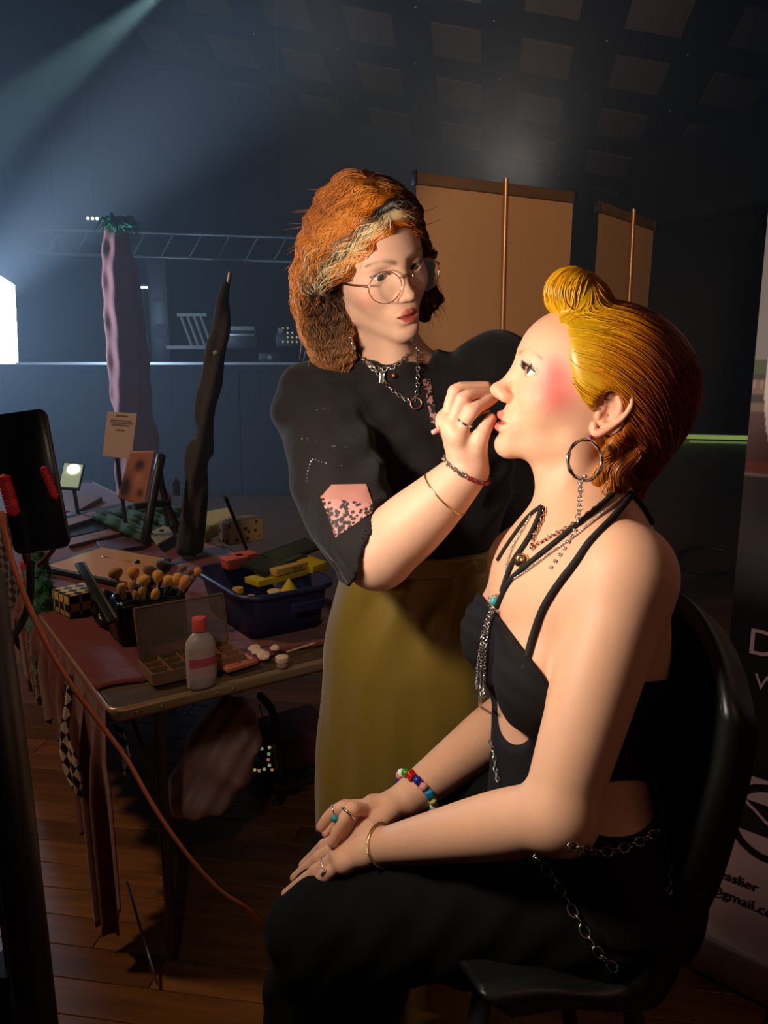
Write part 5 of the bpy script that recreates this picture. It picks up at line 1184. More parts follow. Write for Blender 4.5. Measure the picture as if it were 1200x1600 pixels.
o = cylo('applicator_stick', T3(448, 1022, .004), T3(492, 1008, .004), .0022, mat('white_stick', srgb(220, 196, 180), .5)); tag(o, 'thin white applicator stick lying behind the jar', 'stick')
# blue storage bin: open, rounded, tapered, with rim
M_blue = mat('navy_plastic', srgb(38, 44, 84), .4); bcx = T3(392, 1012)
aA, bA = tuv(386, 1014); bw, bl_, bh = .25, .34, .118; bin_ = empty('storage_bin', tp(aA+bw/2, bA+bl_/2), 'navy blue plastic storage bin full of palettes and tubs', 'bin')
def rrect(w, l, r, n=6):
    out = []
    for cx, cy, a0_ in ((w/2-r, -l/2+r, -90), (w/2-r, l/2-r, 0), (-w/2+r, l/2-r, 90), (-w/2+r, -l/2+r, 180)):
        for k in range(n+1): a = math.radians(a0_+90*k/n); out.append((cx+r*math.cos(a), cy+r*math.sin(a)))
    return out
V = []; lv = [(.0, -.02), (.004, -.004), (.05, .002), (bh*.8, .012), (bh, .018), (bh+.001, .028), (bh-.010, .030), (bh-.012, .026), (bh-.004, .022), (bh-.004, .012), (.010, -.010), (.008, -.10)]
for z, o_ in lv:
    for x, y in rrect(bw+2*o_-.04, bl_+2*o_-.04, max(.012, .035+o_)): V.append(tp(aA+bw/2+x, bA+bl_/2+y, .007+z))
N = 28; Q = [(k*N+i, k*N+(i+1) % N, (k+1)*N+(i+1) % N, (k+1)*N+i) for k in range(len(lv)-1) for i in range(N)]
raw('tub', np.array(V), Q, M_blue, bin_)
boxo('grip', tp(aA+bw/2+.03, bA-.022, .007+bh*.66), (.045, .005, .012), M_blue, bin_, RT, .004)
def inbin(name, label, cat, u, v, dz, h, m, rz=0, rx=0, ry=0, bev=.002, group=None):
    a, b = tuv(u, v, ZT+bh+dz); c = tp(a, b, bh+dz); R_ = RT@rotm('Z', rz)@rotm('X', rx)@rotm('Y', ry); o = boxo(name, c, h, m, None, R_, bev); tag(o, label, cat, group); return o, c, R_
M_yel2 = mat('yellow_card', srgb(196, 168, 24), .5); M_crm = mat('cream_card', srgb(196, 160, 78), .55); M_blk = mat('black_case', (.018, .02, .016), .3)
inbin('yellow_box', 'flat yellow box lying across the front of the blue bin', 'box', 448, 896, .002, (.115, .030, .008), M_yel2, 12)
inbin('yellow_box', 'small bright yellow box at the right end of the blue bin', 'box', 485, 882, .016, (.030, .035, .012), M_yel2, 20, 8)
o, c, R_ = inbin('cream_box', 'long cream carton resting on the flat yellow box', 'box', 452, 888, .022, (.055, .014, .009), M_crm, 14)
for k in range(3): boxo('print_line', c+R_@np.array([.018, -.0143, .003-.003*k]), (.016, .0003, .0006), mat('grey_print', srgb(90, 70, 40), .6), o, R_)
for k, (u, v, dz, h, rz, rx, lab) in enumerate([(428, 876, .032, (.085, .045, .004), 22, 10, 'black makeup palette with a greenish mirror tilted on top of the blue bin'), (455, 862, .042, (.085, .035, .004), 16, 14, 'black palette half hidden behind the mirrored palette')]):
    a, b = tuv(u, v, ZT+bh+dz); c = tp(a, b, bh+dz); R_ = RT@rotm('Z', rz)@rotm('X', rx)@rotm('Y', -6); o = empty('makeup_palette', c, lab, 'palette'); boxo('case', c, h, M_blk, o, R_, .002)
    boxo('mirror', c+R_@np.array([0, 0, h[2]]), (h[0]-.008, h[1]-.008, .0008), mat('green_mirror', srgb(96, 98, 66), .12, .8), o, R_); boxo('clasp', c+R_@np.array([0, -h[1], 0]), (.010, .002, .003), M_metal, o, R_)
for k, (u, v, lab) in enumerate([(366, 872, 'coral pink lidded tub at the back left of the blue bin'), (382, 866, 'second coral tub lid beside the first in the blue bin')]):
    a, b = tuv(u, v, ZT+bh+.02); c = tp(a, b, bh+.005); o = empty('pink_tub', c, lab, 'tub'); boxo('tub', c, (.032, .022, .012), mat('coral_tub', srgb(196, 84, 62), .45), o, RT@rotm('Z', 6), .004); boxo('lid', c+np.array([0, 0, .015]), (.034, .024, .004), mat('coral_lid', srgb(220, 110, 84), .4), o, RT@rotm('Z', 6), .003)
for k, (u, v, r, h, cc, lab) in enumerate([(372, 918, .014, .045, (206, 160, 40), 'small bottle with a yellow lid in the left corner of the blue bin'), (428, 922, .017, .012, (228, 206, 150), 'round cream powder disc leaning in the blue bin'), (392, 930, .010, .020, (190, 140, 80), 'small tan stopper beside the yellow lid')]):
    a, b = tuv(u, v, ZT+bh-.01); c = tp(a, b, bh-.012-h); o = empty('small_pot', c, lab, 'pot'); latho('body', [(r*.85, -.05), (r*.9, h*.8)], mat('pot_body', srgb(120, 96, 50), .4), o, T=c); latho('lid', [(r, h*.75), (r, h), (r*.9, h+.002), (.001, h+.002)], mat('pot_lid', srgb(*cc), .45), o, T=c)
F = Field(); a, b = tuv(452, 916, ZT+bh-.01); c = tp(a, b, bh-.02); F.add(cap(c, c+np.array([0, 0, .028]), .022, .004), .004); F.add(box(c-np.array([0, 0, .02]), (.022, .022, .02), .004, RT), .006)
o = field_obj('yellow_sponge', F, c-.05, c+.05, .004, mat('sponge', srgb(206, 176, 40), .9), None, proj=False); tag(o, 'yellow teardrop sponge among the pots in the blue bin', 'sponge')
# brush bag with brushes
aB, bB = tuv(238, 1000); bag = Field(); bc_ = tp(aB, bB+.02, .06)
bag.add(box(bc_, (.085, .05, .055), .018, RT), .01); bag.sub(box(bc_+np.array([0, 0, .045]), (.070, .036, .04), .01, RT), .006)
bag.fold(lambda p: (.003*np.sin(p[..., 0]*70+p[..., 2]*50)*np.sin(p[..., 1]*60)).astype(f32), bc_, .14)
M_bag = mat('black_pvc', (.012, .012, .014), .22)
bgo = field_obj('brush_bag', bag, bc_-.12, bc_+.12, .004, M_bag, None, proj=False); tag(bgo, 'glossy black open bag holding the makeup brushes', 'bag')
heads = [(180, 894, .019, .013, 0), (208, 893, .0155, .015, 1), (232, 889, .016, .011, 3), (226, 905, .014, .012, 2), (256, 884, .020, .015, 4), (247, 898, .014, .014, 2), (264, 905, .014, .013, 2), (277, 904, .013, .018, 2), (290, 908, .014, .018, 1), (243, 928, .011, .018, 2), (190, 916, .012, .010, 1), (205, 914, .009, .014, 5), (310, 892, .011, .010, 1), (188, 922, .008, .017, 5), (222, 925, .009, .015, 5), (298, 892, .010, .008, 3), (286, 886, .012, .009, 6), (212, 930, .008, .015, 5)]
hc_ = [(176, 142, 78), (236, 156, 86), (242, 178, 78), (140, 108, 74), (22, 18, 18), (190, 150, 90), (150, 120, 100)]
hn = ['olive tan', 'peach orange', 'golden', 'brownish grey', 'black', 'pale cream', 'beige']
wh = ['far left, lying widest', 'left, round', 'top middle', 'centre left', 'top, the largest round one', 'centre', 'centre right', 'right of centre', 'far right of the tall ones', 'front middle, lowest', 'left below the widest', 'left, short', 'right beside the bin', 'front left, narrow', 'front, narrow and pale', 'back right', 'back right near the big black one', 'front centre left, narrow']
M_hand = mat('brush_handle', (.03, .022, .02), .3); M_fer = mat('ferrule', (.5, .42, .34), .3, 1.0)
for k, (u, v, r, L, ci) in enumerate(heads):
    zz0 = ZT+.165-.045*((v-884)/46); hp = PZ(u, v, zz0); root = tp(aB+((u-238)/80)*.05, bB+.02+.02*math.sin(k*2.1), .035); ax = nrm(hp-root); o = empty('makeup_brush', root, hn[ci]+' makeup brush head in the black bag, '+wh[k], 'brush', 'makeup brushes in the black bag')
    R_ = frame(z=ax, x=nrm(np.cross(ax, (0, 1, .1)))); L2 = L*1.0
    prof = [(.0045, -.6), (r*.62, -.2), (r*.92, .3), (r, .8), (r*.86, 1.25), (r*.5, 1.55), (.001, 1.65)]
    mb = mat('bristle', srgb(*hc_[ci]), .9, Sheen_Weight=.5); noise_bump(mb, 260, .5, .001)
    latho('bristles', [(q[0], (q[1]-.8)*L2) for q in prof], mb, o, R=R_, T=hp, seg=20)
    cylo('ferrule', hp-ax*L2*1.3, hp-ax*(L2*1.3+.020), .0046, M_fer, o, seg=14); cylo('handle', hp-ax*(L2*1.3+.020), root, .0036, M_hand, o, r2=.0028, seg=12)
# hair straightener-like black bar and brush lying behind
o = empty('flat_comb', T3(152, 915, .05), 'long black flat comb leaning against the brush bag', 'comb'); cA, cB = P(124, 880, 1.86), P(178, 972, 1.66); Rk = frame(x=nrm(cB-cA), z=nrm(UPV-FWD*.3)); boxo('blade', (cA+cB)/2, (np.linalg.norm(cB-cA)/2, .012, .004), M_blk, o, Rk, .003); boxo('spine', (cA+cB)/2+Rk@np.array([0, .008, .004]), (np.linalg.norm(cB-cA)/2*.96, .0025, .0025), mat('grey_spine', (.10, .10, .10), .3), o, Rk, .001)
o = empty('spatula_brush', T3(190, 884), 'thin black brush lying on the amber board', 'brush'); tube_obj('handle', [T3(160, 878, .014), T3(185, 882, .014), T3(205, 886, .016)], [.0055, .0030, .0026], M_blk, o); raw('head', *balls([T3(215, 888, .018)], .011, 8), M_blk, o)
# amber board
cs = [T3(u, v, .004) for u, v in [(62, 893), (158, 860), (268, 880), (222, 926)]]; o = empty('amber_board', sum(cs)/4, 'amber coloured flat board with black edge lying left of the brushes', 'board')
V = [c+np.array([0, 0, z]) for z in (0, .012) for c in cs]; raw('frame', np.array(V), [(0, 1, 2, 3), (4, 7, 6, 5), (0, 4, 5, 1), (1, 5, 6, 2), (2, 6, 7, 3), (3, 7, 4, 0)], M_blk, o, smooth=False); m_ = sum(cs)/4; V = [m_+(c-m_)*.90+np.array([0, 0, z]) for z in (.0115, .0132) for c in cs]
raw('face', np.array(V), [(0, 1, 2, 3), (4, 7, 6, 5), (0, 4, 5, 1), (1, 5, 6, 2), (2, 6, 7, 3), (3, 7, 4, 0)], mat('amber', srgb(214, 150, 62), .3), o, smooth=False)
# chequered box
a, b = tuv(122, 958); c = tp(a, b, .038); M_chk = checker_mat('check', srgb(206, 184, 120), srgb(22, 18, 24), 46, 0, 'Object'); o = boxo('chequered_box', c, (.045, .05, .030), M_chk, None, RT@rotm('Z', 12), .002); tag(o, 'black and cream chequered box at the left edge of the table', 'box')
F = Field(); c = T3(168, 975, .045); F.add(ell(c, (.035, .03, .045)), .01); F.add(ell(c+np.array([.02, -.015, -.03]), (.04, .035, .02)), .015); F.fold(lambda p: (.006*np.sin(p[..., 0]*110+p[..., 2]*140)*np.cos(p[..., 1]*100)).astype(f32), c, .1)
o = field_obj('plastic_pouch', F, c-.08, c+.08, .004, M_bag, None, proj=False); tag(o, 'crinkled black plastic pouch with glints left of the brush bag', 'pouch')
# ---------------------------------------------------------------- far half of the tables
def flat(name, label, cat, quad, h, m, z0=.006, group=None, bevel=.0):
    cs = [PZ(u, v, ZT+z0+h) for u, v in quad]; V = [c-np.array([0, 0, h]) for c in cs]+cs; o = raw(name, np.array(V), [(3, 2, 1, 0), (4, 5, 6, 7), (0, 1, 5, 4), (1, 2, 6, 5), (2, 3, 7, 6), (3, 0, 4, 7)], m, None, smooth=False); tag(o, label, cat, group)
    bm = bmesh.new(); bm.from_mesh(o.data); bmesh.ops.recalc_face_normals(bm, faces=bm.faces); bmesh.ops.bevel(bm, geom=bm.edges[:], offset=h*.15, segments=1, affect='EDGES'); bm.to_mesh(o.data); bm.free(); return o
M_tan = mat('tan_card', srgb(128, 84, 58), .6); M_brn = mat('brown_cover', srgb(66, 42, 36), .5); M_rose = mat('rose_cover', srgb(140, 92, 74), .55)
flat('book', 'flat brown book with pale top at the left end of the far table', 'book', [(88, 792), (128, 768), (160, 776), (118, 800)], .02, M_tan)
flat('book', 'wide dark brown book lying second from the phone clamp', 'book', [(94, 806), (188, 786), (205, 796), (112, 818)], .018, M_brn)
flat('book', 'rose brown booklet lying on the stack left of the green cloth', 'book', [(98, 812), (148, 798), (155, 806), (104, 822)], .012, M_rose, .028)
flat('book', 'black magazine below the rose booklet', 'book', [(96, 828), (170, 812), (192, 820), (104, 840)], .015, M_blk)
flat('book', 'tan edged book near the amber board', 'book', [(104, 842), (180, 824), (190, 832), (108, 852)], .014, M_tan)
flat('book', 'dark maroon notebook right behind the amber board', 'book', [(150, 846), (212, 838), (226, 852), (160, 862)], .014, mat('maroon_cover', srgb(76, 24, 26), .6))
M_grn = mat('green_cloth', srgb(44, 84, 44), .9); F = Field(); c = PZ(215, 818, ZT+.02)
n1a, n1b = 34, 20; V = []; q4 = [(140, 806), (232, 782), (318, 802), (220, 846)]
for j in range(n1b+1):
    for i in range(n1a+1):
        s, t = i/n1a, j/n1b; uv = np.array(q4[0])*(1-s)*(1-t)+np.array(q4[1])*s*(1-t)+np.array(q4[2])*s*t+np.array(q4[3])*(1-s)*t; V.append(PZ(uv[0], uv[1], ZT+.03+.012*math.sin(s*17+t*9)*math.sin(t*13)+.006*math.sin(s*41)))
o = raw('green_cloth', np.array(V), np.array([(j*(n1a+1)+i, j*(n1a+1)+i+1, (j+1)*(n1a+1)+i+1, (j+1)*(n1a+1)+i) for j in range(n1b) for i in range(n1a)]), M_grn); md = o.modifiers.new('t', 'SOLIDIFY'); md.thickness = .006; md.offset = -1; tag(o, 'rumpled green cloth on the far table below the picture cards', 'cloth')
flat('paper_sheet', 'crumpled pale paper bag corner between the dark stands', 'paper', [(232, 832), (262, 818), (272, 836), (246, 850)], .01, mat('pale_paper', srgb(150, 140, 104), .8), .03)
flat('cream_box', 'cream open box right of the draped pole', 'box', [(312, 800), (358, 792), (364, 806), (318, 830)], .05, mat('cream_box', srgb(188, 170, 112), .7), .0)
# leopard box
a, b = tuv(378, 850); c = tp(a, b, .055); M_leo = mat('leopard', srgb(150, 120, 66), .7); vr = node(M_leo, 'ShaderNodeTexVoronoi', Scale=38.0); tc_ = node(M_leo, 'ShaderNodeTexCoord'); lk(M_leo, tc_.outputs['Object'], vr.inputs['Vector']); cr_ = node(M_leo, 'ShaderNodeValToRGB'); cr_.color_ramp.elements[0].position = .25; cr_.color_ramp.elements[1].position = .32; cr_.color_ramp.elements[0].color = (*srgb(44, 26, 14), 1); cr_.color_ramp.elements[1].color = (*srgb(156, 126, 74), 1); lk(M_leo, vr.outputs['Distance'], cr_.inputs[0]); lk(M_leo, cr_.outputs[0], bsdf(M_leo).inputs['Base Color'])
o = boxo('leopard_box', c, (.075, .045, .045), M_leo, None, RT@rotm('Z', 6), .012, 3); tag(o, 'small leopard spotted box behind the blue bin', 'box')
o = cylo('black_rod', P(352, 776, 2.55), T3(385, 862, .01), .006, M_blk); tag(o, 'thin black rod leaning diagonally behind the blue bin', 'rod')
# cards on stands
def card(label, quad, d, m, name='card', h=.004):
    cs = [P(u, v, d) for u, v in quad]; n = nrm(np.cross(cs[1]-cs[0], cs[3]-cs[0])); n = n if n@(CAM-cs[0]) > 0 else -n; o = empty(name, sum(cs)/4, label, 'card'); V = cs+[c-n*h for c in cs]
    raw('panel', np.array(V), [(0, 1, 2, 3), (7, 6, 5, 4), (0, 4, 5, 1), (1, 5, 6, 2), (2, 6, 7, 3), (3, 7, 4, 0)], m, o, smooth=False); return o, cs, n
M_card = mat('white_card', srgb(206, 186, 178), .7); M_txt = mat('grey_text', srgb(120, 100, 96), .7)
DC = 3.0
o, cs, n = card('white notice card with faint printed lines standing in front of the red column', [(168, 643), (214, 646), (205, 718), (160, 712)], DC, M_card)
def bil(s, t): return (cs[0]*(1-s)+cs[1]*s)*(1-t)+(cs[3]*(1-s)+cs[2]*s)*t
for (s0, s1, t0, t1) in [(.3, .7, .06, .10), (.15, .85, .17, .20), (.12, .9, .22, .25), (.2, .8, .27, .30), (.35, .65, .38, .41)]:
    V = [bil(s0, t0)+n*.0008, bil(s1, t0)+n*.0008, bil(s1, t1)+n*.0008, bil(s0, t1)+n*.0008]; raw('text_line', np.array(V), [(0, 1, 2, 3)], M_txt, o, smooth=False)
foot = (cs[2]+cs[3])/2; cylo('stand', foot, np.array([foot[0]+.01, foot[1]+.03, ZT+.005]), .008, M_plast, o, seg=10); boxo('foot', (foot[0]+.01, foot[1]+.03, ZT+.009), (.05, .035, .004), M_plast, o, bev=.002)
M_pic = mat('photo_print', rough=.45); vcol(M_pic)
quad = [(204, 705), (242, 704), (226, 790), (184, 778)]; cs = [P(u, v, 2.75) for u, v in quad]; n = nrm(np.cross(cs[1]-cs[0], cs[3]-cs[0])); n = n if n@(CAM-cs[0]) > 0 else -n
pc = empty('picture_card', (cs[2]+cs[3])/2, 'pink printed picture card leaning beside the black easel', 'card'); N_ = 30; V = []; UVp = []
for j in range(N_+1):
    for i in range(N_+1): s, t = i/N_, j/N_; V.append((cs[0]*(1-s)+cs[1]*s)*(1-t)+(cs[3]*(1-s)+cs[2]*s)*t); UVp.append((s, t, 0))
q_ = np.array(UVp); col = np.tile(np.array(srgb(190, 128, 112)), (len(q_), 1)); col = mixc(col, np.array(srgb(60, 44, 48)), gau(q_, (.52, .30, 0), (.18, .12, 1))*1.4); col = mixc(col, np.array(srgb(64, 52, 60)), gau(q_, (.18, .75, 0), (.22, .25, 1))*1.3); col = mixc(col, np.array(srgb(214, 150, 130)), gau(q_, (.6, .55, 0), (.2, .16, 1))); col = mixc(col, np.array(srgb(70, 50, 50)), gau(q_, (.75, .80, 0), (.12, .08, 1)))
ob = raw('print', np.array(V), np.array([(j*(N_+1)+i, j*(N_+1)+i+1, (j+1)*(N_+1)+i+1, (j+1)*(N_+1)+i) for j in range(N_) for i in range(N_)]), M_pic, pc, col=col); md = ob.modifiers.new('t', 'SOLIDIFY'); md.thickness = .003
# black easel
ez = empty('easel', PZ(235, 850, ZT+.01), 'black folding easel standing on the far table right of the picture card', 'easel')
tube_obj('leg', [P(252, 712, 2.6), P(240, 770, 2.55), P(226, 850, 2.5)], .016, M_plast, ez, n=2); tube_obj('leg', [P(246, 735, 2.62), P(262, 790, 2.66), P(285, 838, 2.7)], .012, M_plast, ez, n=2); tube_obj('leg', [P(248, 722, 2.66), P(256, 780, 2.8), P(262, 820, 2.95)], .010, M_plast, ez, n=2)
boxo('tray', P(238, 788, 2.55), (.06, .015, .010), M_plast, ez, RT, .003); V, Q = balls([P(277, 738, 2.5), P(277, 750, 2.5)], .010, 8); 
# small bottles glinting behind the easel
for k, (u, v, h, cc, lab) in enumerate([(276, 760, .10, (60, 44, 36), 'slim dark bottle with gold cap between easel and draped pole'), (262, 775, .07, (150, 60, 44), 'small reddish bottle behind the easel foot')]):
    c = PZ(u, v+14, ZT+.01); o = empty('small_bottle', c, lab, 'bottle'); latho('body', [(.016, 0), (.018, .004), (.018, h*.7), (.007, h*.8), (.007, h*.86)], mat('bottle_glass', srgb(*cc), .12), o, T=c); latho('cap', [(.0085, h*.86), (.0085, h), (.001, h+.001)], M_gold, o, T=c)
# little tilted mirror; its face and bright circle are emissive
cs = [P(101, 724, 3.3), P(130, 727, 3.3), P(122, 762, 3.22), P(93, 760, 3.22)]; n = nrm(np.cross(cs[1]-cs[0], cs[3]-cs[0])); n = n if n@(CAM-cs[0]) > 0 else -n; o = empty('bright_mirror', (cs[2]+cs[3])/2, 'small tilted mirror with a bright greenish white face at the left end of the far table', 'lamp')
def slab(name, cs, h, m, parent, off=0.0):
    V = [c+n*off for c in cs]+[c+n*(off-h) for c in cs]; return raw(name, np.array(V), [(0, 1, 2, 3), (7, 6, 5, 4), (0, 4, 5, 1), (1, 5, 6, 2), (2, 6, 7, 3), (3, 7, 4, 0)], m, parent, smooth=False)
m_ = sum(cs)/4; slab('frame', [m_+(c-m_)*1.12 for c in cs], .012, M_plast, o); M_glow = mat('mirror_glow', srgb(150, 170, 140), .3); bsdf(M_glow).inputs['Emission Color'].default_value = (.50, .62, .42, 1); bsdf(M_glow).inputs['Emission Strength'].default_value = .35
slab('screen', cs, .004, M_glow, o, .003); M_glow2 = mat('disc_glow', (1, 1, 1)); bsdf(M_glow2).inputs['Emission Color'].default_value = (.95, 1, .8, 1); bsdf(M_glow2).inputs['Emission Strength'].default_value = 3.0
gp = cs[0]*.44+cs[1]*.56+(cs[3]-cs[0])*.25+n*.006; u_ = nrm(cs[1]-cs[0]); v_ = nrm(np.cross(n, u_)); bm = bmesh.new(); lathe(bm, [(.026, 0), (.026, .004), (.001, .005)], np.array([u_, v_, n]).T, gp, 20); bobj('bright_disc', bm, M_glow2, o, True)
boxo('foot', np.array([m_[0], m_[1]+.03, ZT+.018]), (.05, .05, .012), M_plast, o, bev=.004); cylo('support', m_-n*.012, np.array([m_[0], m_[1]+.04, ZT+.02]), .008, M_plast, o, seg=10)
# red column with green tuft, dark draped pole
F = Field(); pts = [P(182, 350, 5.2), P(186, 400, 5.2), P(195, 500, 5.15), P(205, 600, 5.1), P(214, 700, 5.1), P(216, 740, 5.1)]; pts.append(np.array([pts[-1][0]+.02, pts[-1][1], .03]))
F.add(tube(pts, [.06, .10, .12, .13, .135, .135, .16], 4), .01); F.fold(lambda p: (.012*np.sin(p[..., 0]*55+np.sin(p[..., 2]*4)*2)+.004*np.sin(p[..., 2]*30+p[..., 0]*50)).astype(f32), P(200, 600, 5.1), 1.6)
rc_ = empty('red_draped_column', (pts[-1][0], pts[-1][1], 0), 'tall column draped in dusty red fabric with a green tuft on top, beyond the table', 'column')
lo_ = np.minimum.reduce(pts)-.2; hi_ = np.maximum.reduce(pts)+.2; lo_[2] = .0; field_obj('drape', F, lo_, hi_, .016, mat('dusty_red', srgb(214, 120, 106), .85, Sheen_Weight=.3), rc_, proj=False)
K = []; rs = np.random.RandomState(6); base_ = P(184, 364, 5.15)
for k in range(60):
    a = rs.rand()*6.28; r = .03+.09*rs.rand(); K.append([base_+np.array([0, 0, -.02]), base_+np.array([r*.4*math.cos(a), r*.4*math.sin(a), .05+.03*rs.rand()]), base_+np.array([r*math.cos(a), r*math.sin(a), .03+.08*rs.rand()]), base_+np.array([r*1.5*math.cos(a), r*1.5*math.sin(a), -.01+.05*rs.rand()])])
ob = raw('green_tuft', *sweep(np.array(K), np.tile([.010, .014, .010, .002], (60, 1)), 5), mat('green_leaf', srgb(40, 160, 110), .7), rc_); ob['kind'] = 'stuff'
dp_ = empty('draped_pole', PZ(298, 858, ZT+.008), 'tall pole wrapped in rumpled dark cloth leaning beside the blue-lit stage', 'pole')
F = Field(); pts = [P(356, 445, 2.75), P(342, 520, 2.75), P(332, 590, 2.72), P(320, 660, 2.7), P(308, 740, 2.7), P(300, 800, 2.7), P(298, 850, 2.7)]; pts.append(np.array([pts[-1][0], pts[-1][1], ZT+.03]))
F.add(tube(pts, [.020, .030, .038, .036, .042, .048, .046, .045], 4), .01); F.fold(lambda p: (.005*np.sin(p[..., 2]*17+p[..., 0]*60+2*np.sin(p[..., 2]*5))+.006*np.sin(p[..., 0]*120-p[..., 2]*25)).astype(f32), P(315, 650, 2.7), 1.2)
F.sub(box(pts[-1]-np.array([0, 0, .12]), (.3, .3, .10)), .004); lo_ = np.minimum.reduce(pts)-.13; hi_ = np.maximum.reduce(pts)+.13; field_obj('cloth_wrap', F, lo_, hi_, .011, mat('dark_grey_cloth', srgb(62, 58, 62), .85), dp_, proj=False)
cylo('pole_tip', pts[0], pts[0]+(pts[0]-pts[1])*.25, .008, M_metal, dp_)
V, Q = balls([P(338, 552, 2.63)], .012, 8); raw('cord_knot', V, Q, M_pale, dp_)
# ---------------------------------------------------------------- under and beside the table
F = Field(); c = PZ(330, 1262, .0)+np.array([.04, .22, 0]); cb_ = P(345, 1170, 2.0)
F.add(ell(P(352, 1160, 2.0), (.085, .08, .10)), .05); F.add(ell(P(330, 1210, 1.98), (.09, .08, .09)), .06); F.add(ell(P(300, 1245, 1.96), (.065, .07, .045)), .05); F.add(ell(P(360, 1125, 2.0), (.05, .05, .05)), .05)
F.fold(lambda p: (.007*np.sin(p[..., 2]*45+p[..., 0]*50+2*np.sin(p[..., 0]*20))+.004*np.sin(p[..., 0]*110-p[..., 2]*70)).astype(f32), cb_, .3)
o = field_obj('plastic_bag', F, cb_-.22, cb_+(.22, .22, .16), .008, mat('pinkish_plastic', srgb(190, 150, 150), .5), None, proj=False); tag(o, 'lumpy pale pinkish plastic bag hanging full under the table', 'bag')
tube_obj('bag_handle', [P(360, 1115, 2.0), P(352, 1085, 2.0), np.array([*P(350, 1060, 2.0)[:2], ZT-.035])], .005, mat('bag_handle', srgb(140, 108, 112), .5), o)
ch2 = empty('side_chair', PZ(455, 1250, 0), 'dark chair with a maroon box on it behind the olive skirt', 'chair')
for pts in ([P(405, 1085, 2.3), P(425, 1110, 2.3), P(432, 1150, 2.3), P(440, 1220, 2.3), P(432, 1290, 2.32)], [P(490, 1200, 2.5), P(492, 1260, 2.5), P(490, 1300, 2.5)], [P(430, 1180, 2.6), P(436, 1250, 2.7)]):
    pts = list(pts)+[np.array([*pts[-1][:2], .01])]; tube_obj('leg', pts, .012, M_plast, ch2)
boxo('seat', P(462, 1190, 2.45), (.13, .13, .012), M_plast, ch2, RT, .006)
o = boxo('maroon_box', P(460, 1158, 2.42)+np.array([0, 0, .01]), (.105, .09, .055), mat('maroon_card', srgb(58, 18, 20), .6), None, RT, .004); tag(o, 'dark maroon box on the side chair under the table end', 'box')
bd = [(421, 1168), (420, 1178), (419, 1187), (421, 1196), (413, 1202), (405, 1204), (398, 1203), (409, 1170), (425, 1203)]
o = empty('bead_string', P(415, 1185, 2.3), 'string of small glowing coloured beads hanging beside the plastic bag', 'beads')
for k, (u, v) in enumerate(bd):
    mm = mat('bead_glow', (.5, .4, .3), .2); bsdf(mm).inputs['Emission Color'].default_value = [(1, .9, .5, 1), (.5, .9, .5, 1), (1, .4, .2, 1)][k % 3]; bsdf(mm).inputs['Emission Strength'].default_value = .25; raw('bead', *balls([P(u, v, 2.3)], .0055, 8), mm, o)
tube_obj('cord', [P(405, 1100, 2.3), P(418, 1150, 2.3)]+[P(u, v, 2.3) for u, v in bd[:7]], .0015, M_plast, o)
o = tube_obj('steel_strut', [PZ(246, 1538, .012), P(198, 1378, 1.78)], .0032, mat('steel', (.6, .58, .66), .25, 1.0)); tag(o, 'thin bright steel strut leaning from the table foot up into the cloth', 'strut')
# ---------------------------------------------------------------- lamp stand, phone clamp, cable in front
LEDo = empty('led_panel_light', P(20, 600, .68)*np.array([1, 1, 0])+np.array([-.08, 0, 0]), 'bright white LED panel on a black light stand at the left edge', 'light')
f0, f1_ = P(23, 446, .70), P(28, 566, .70); bk = np.array([.045, -.142, 0]); quadL = [f0, f1_, f1_+bk, f0+bk]; nL = nrm(np.cross(quadL[1]-quadL[0], quadL[3]-quadL[0])); nL = nL if nL[0] > 0 else -nL
n = nL; M_LED = mat('led_face', (1, 1, 1)); bsdf(M_LED).inputs['Emission Color'].default_value = (1, .83, .66, 1); bsdf(M_LED).inputs['Emission Strength'].default_value = PANEL
raw('diffuser', np.array(quadL), [(0, 1, 2, 3)], M_LED, LEDo, smooth=False); m_ = sum(quadL)/4; slab('housing', [m_+(c-m_)*1.05 for c in quadL], .018, M_plast, LEDo, -.0015)
hub = np.array([m_[0]-.04, m_[1]-.01, .70]); tube_obj('pole', [m_-nL*.01+np.array([-.01, 0, -.05]), hub+np.array([0, 0, .25]), hub], .009, M_plast, LEDo, n=2); cylo('hub', hub+np.array([0, 0, .04]), hub-np.array([0, 0, .04]), .022, M_plast, LEDo)
tube_obj('leg', [P(-25, 900, .66), P(14, 1200, .64), P(58, 1610, .62)], .0165, M_plast, LEDo, n=1, sides=14)
for k, t in enumerate([(-.35, .1), (-.5, -.35)]): tube_obj('leg', [hub, hub+np.array([t[0], t[1], -.69])], .010, M_plast, LEDo, n=1)
DP = 1.12; ph = empty('phone', P(62, 800, DP), 'black phone with a bright silver lower edge gripped by red pads', 'phone'); vR = nrm(P(88, 780, DP)-P(62, 640, DP)); uR = nrm(P(100, 780, DP)-P(10, 800, DP)+FWD*.02); uR = nrm(uR-vR*(uR@vR)); nR = np.cross(uR, vR); Rph = np.array([uR, vR, nR]).T
pcn = P(48, 752, DP); bm = bmesh.new(); V = rrect(.078, .205, .012, 5)
bmv = [[bm.verts.new(tuple(pcn+Rph@np.array([x*s, y*s2, z]))) for x, y in V] for z, s, s2 in ((-.004, .97, .99), (-.003, 1, 1), (.003, 1, 1), (.004, .97, .99))]
for A, B2 in zip(bmv[:-1], bmv[1:]):
    for i in range(len(V)): bm.faces.new((A[i], A[(i+1) % len(V)], B2[(i+1) % len(V)], B2[i]))
bm.faces.new(bmv[0][::-1]); bm.faces.new(bmv[-1]); bobj('case', bm, mat('phone_black', (.012, .014, .018), .25), ph, True)
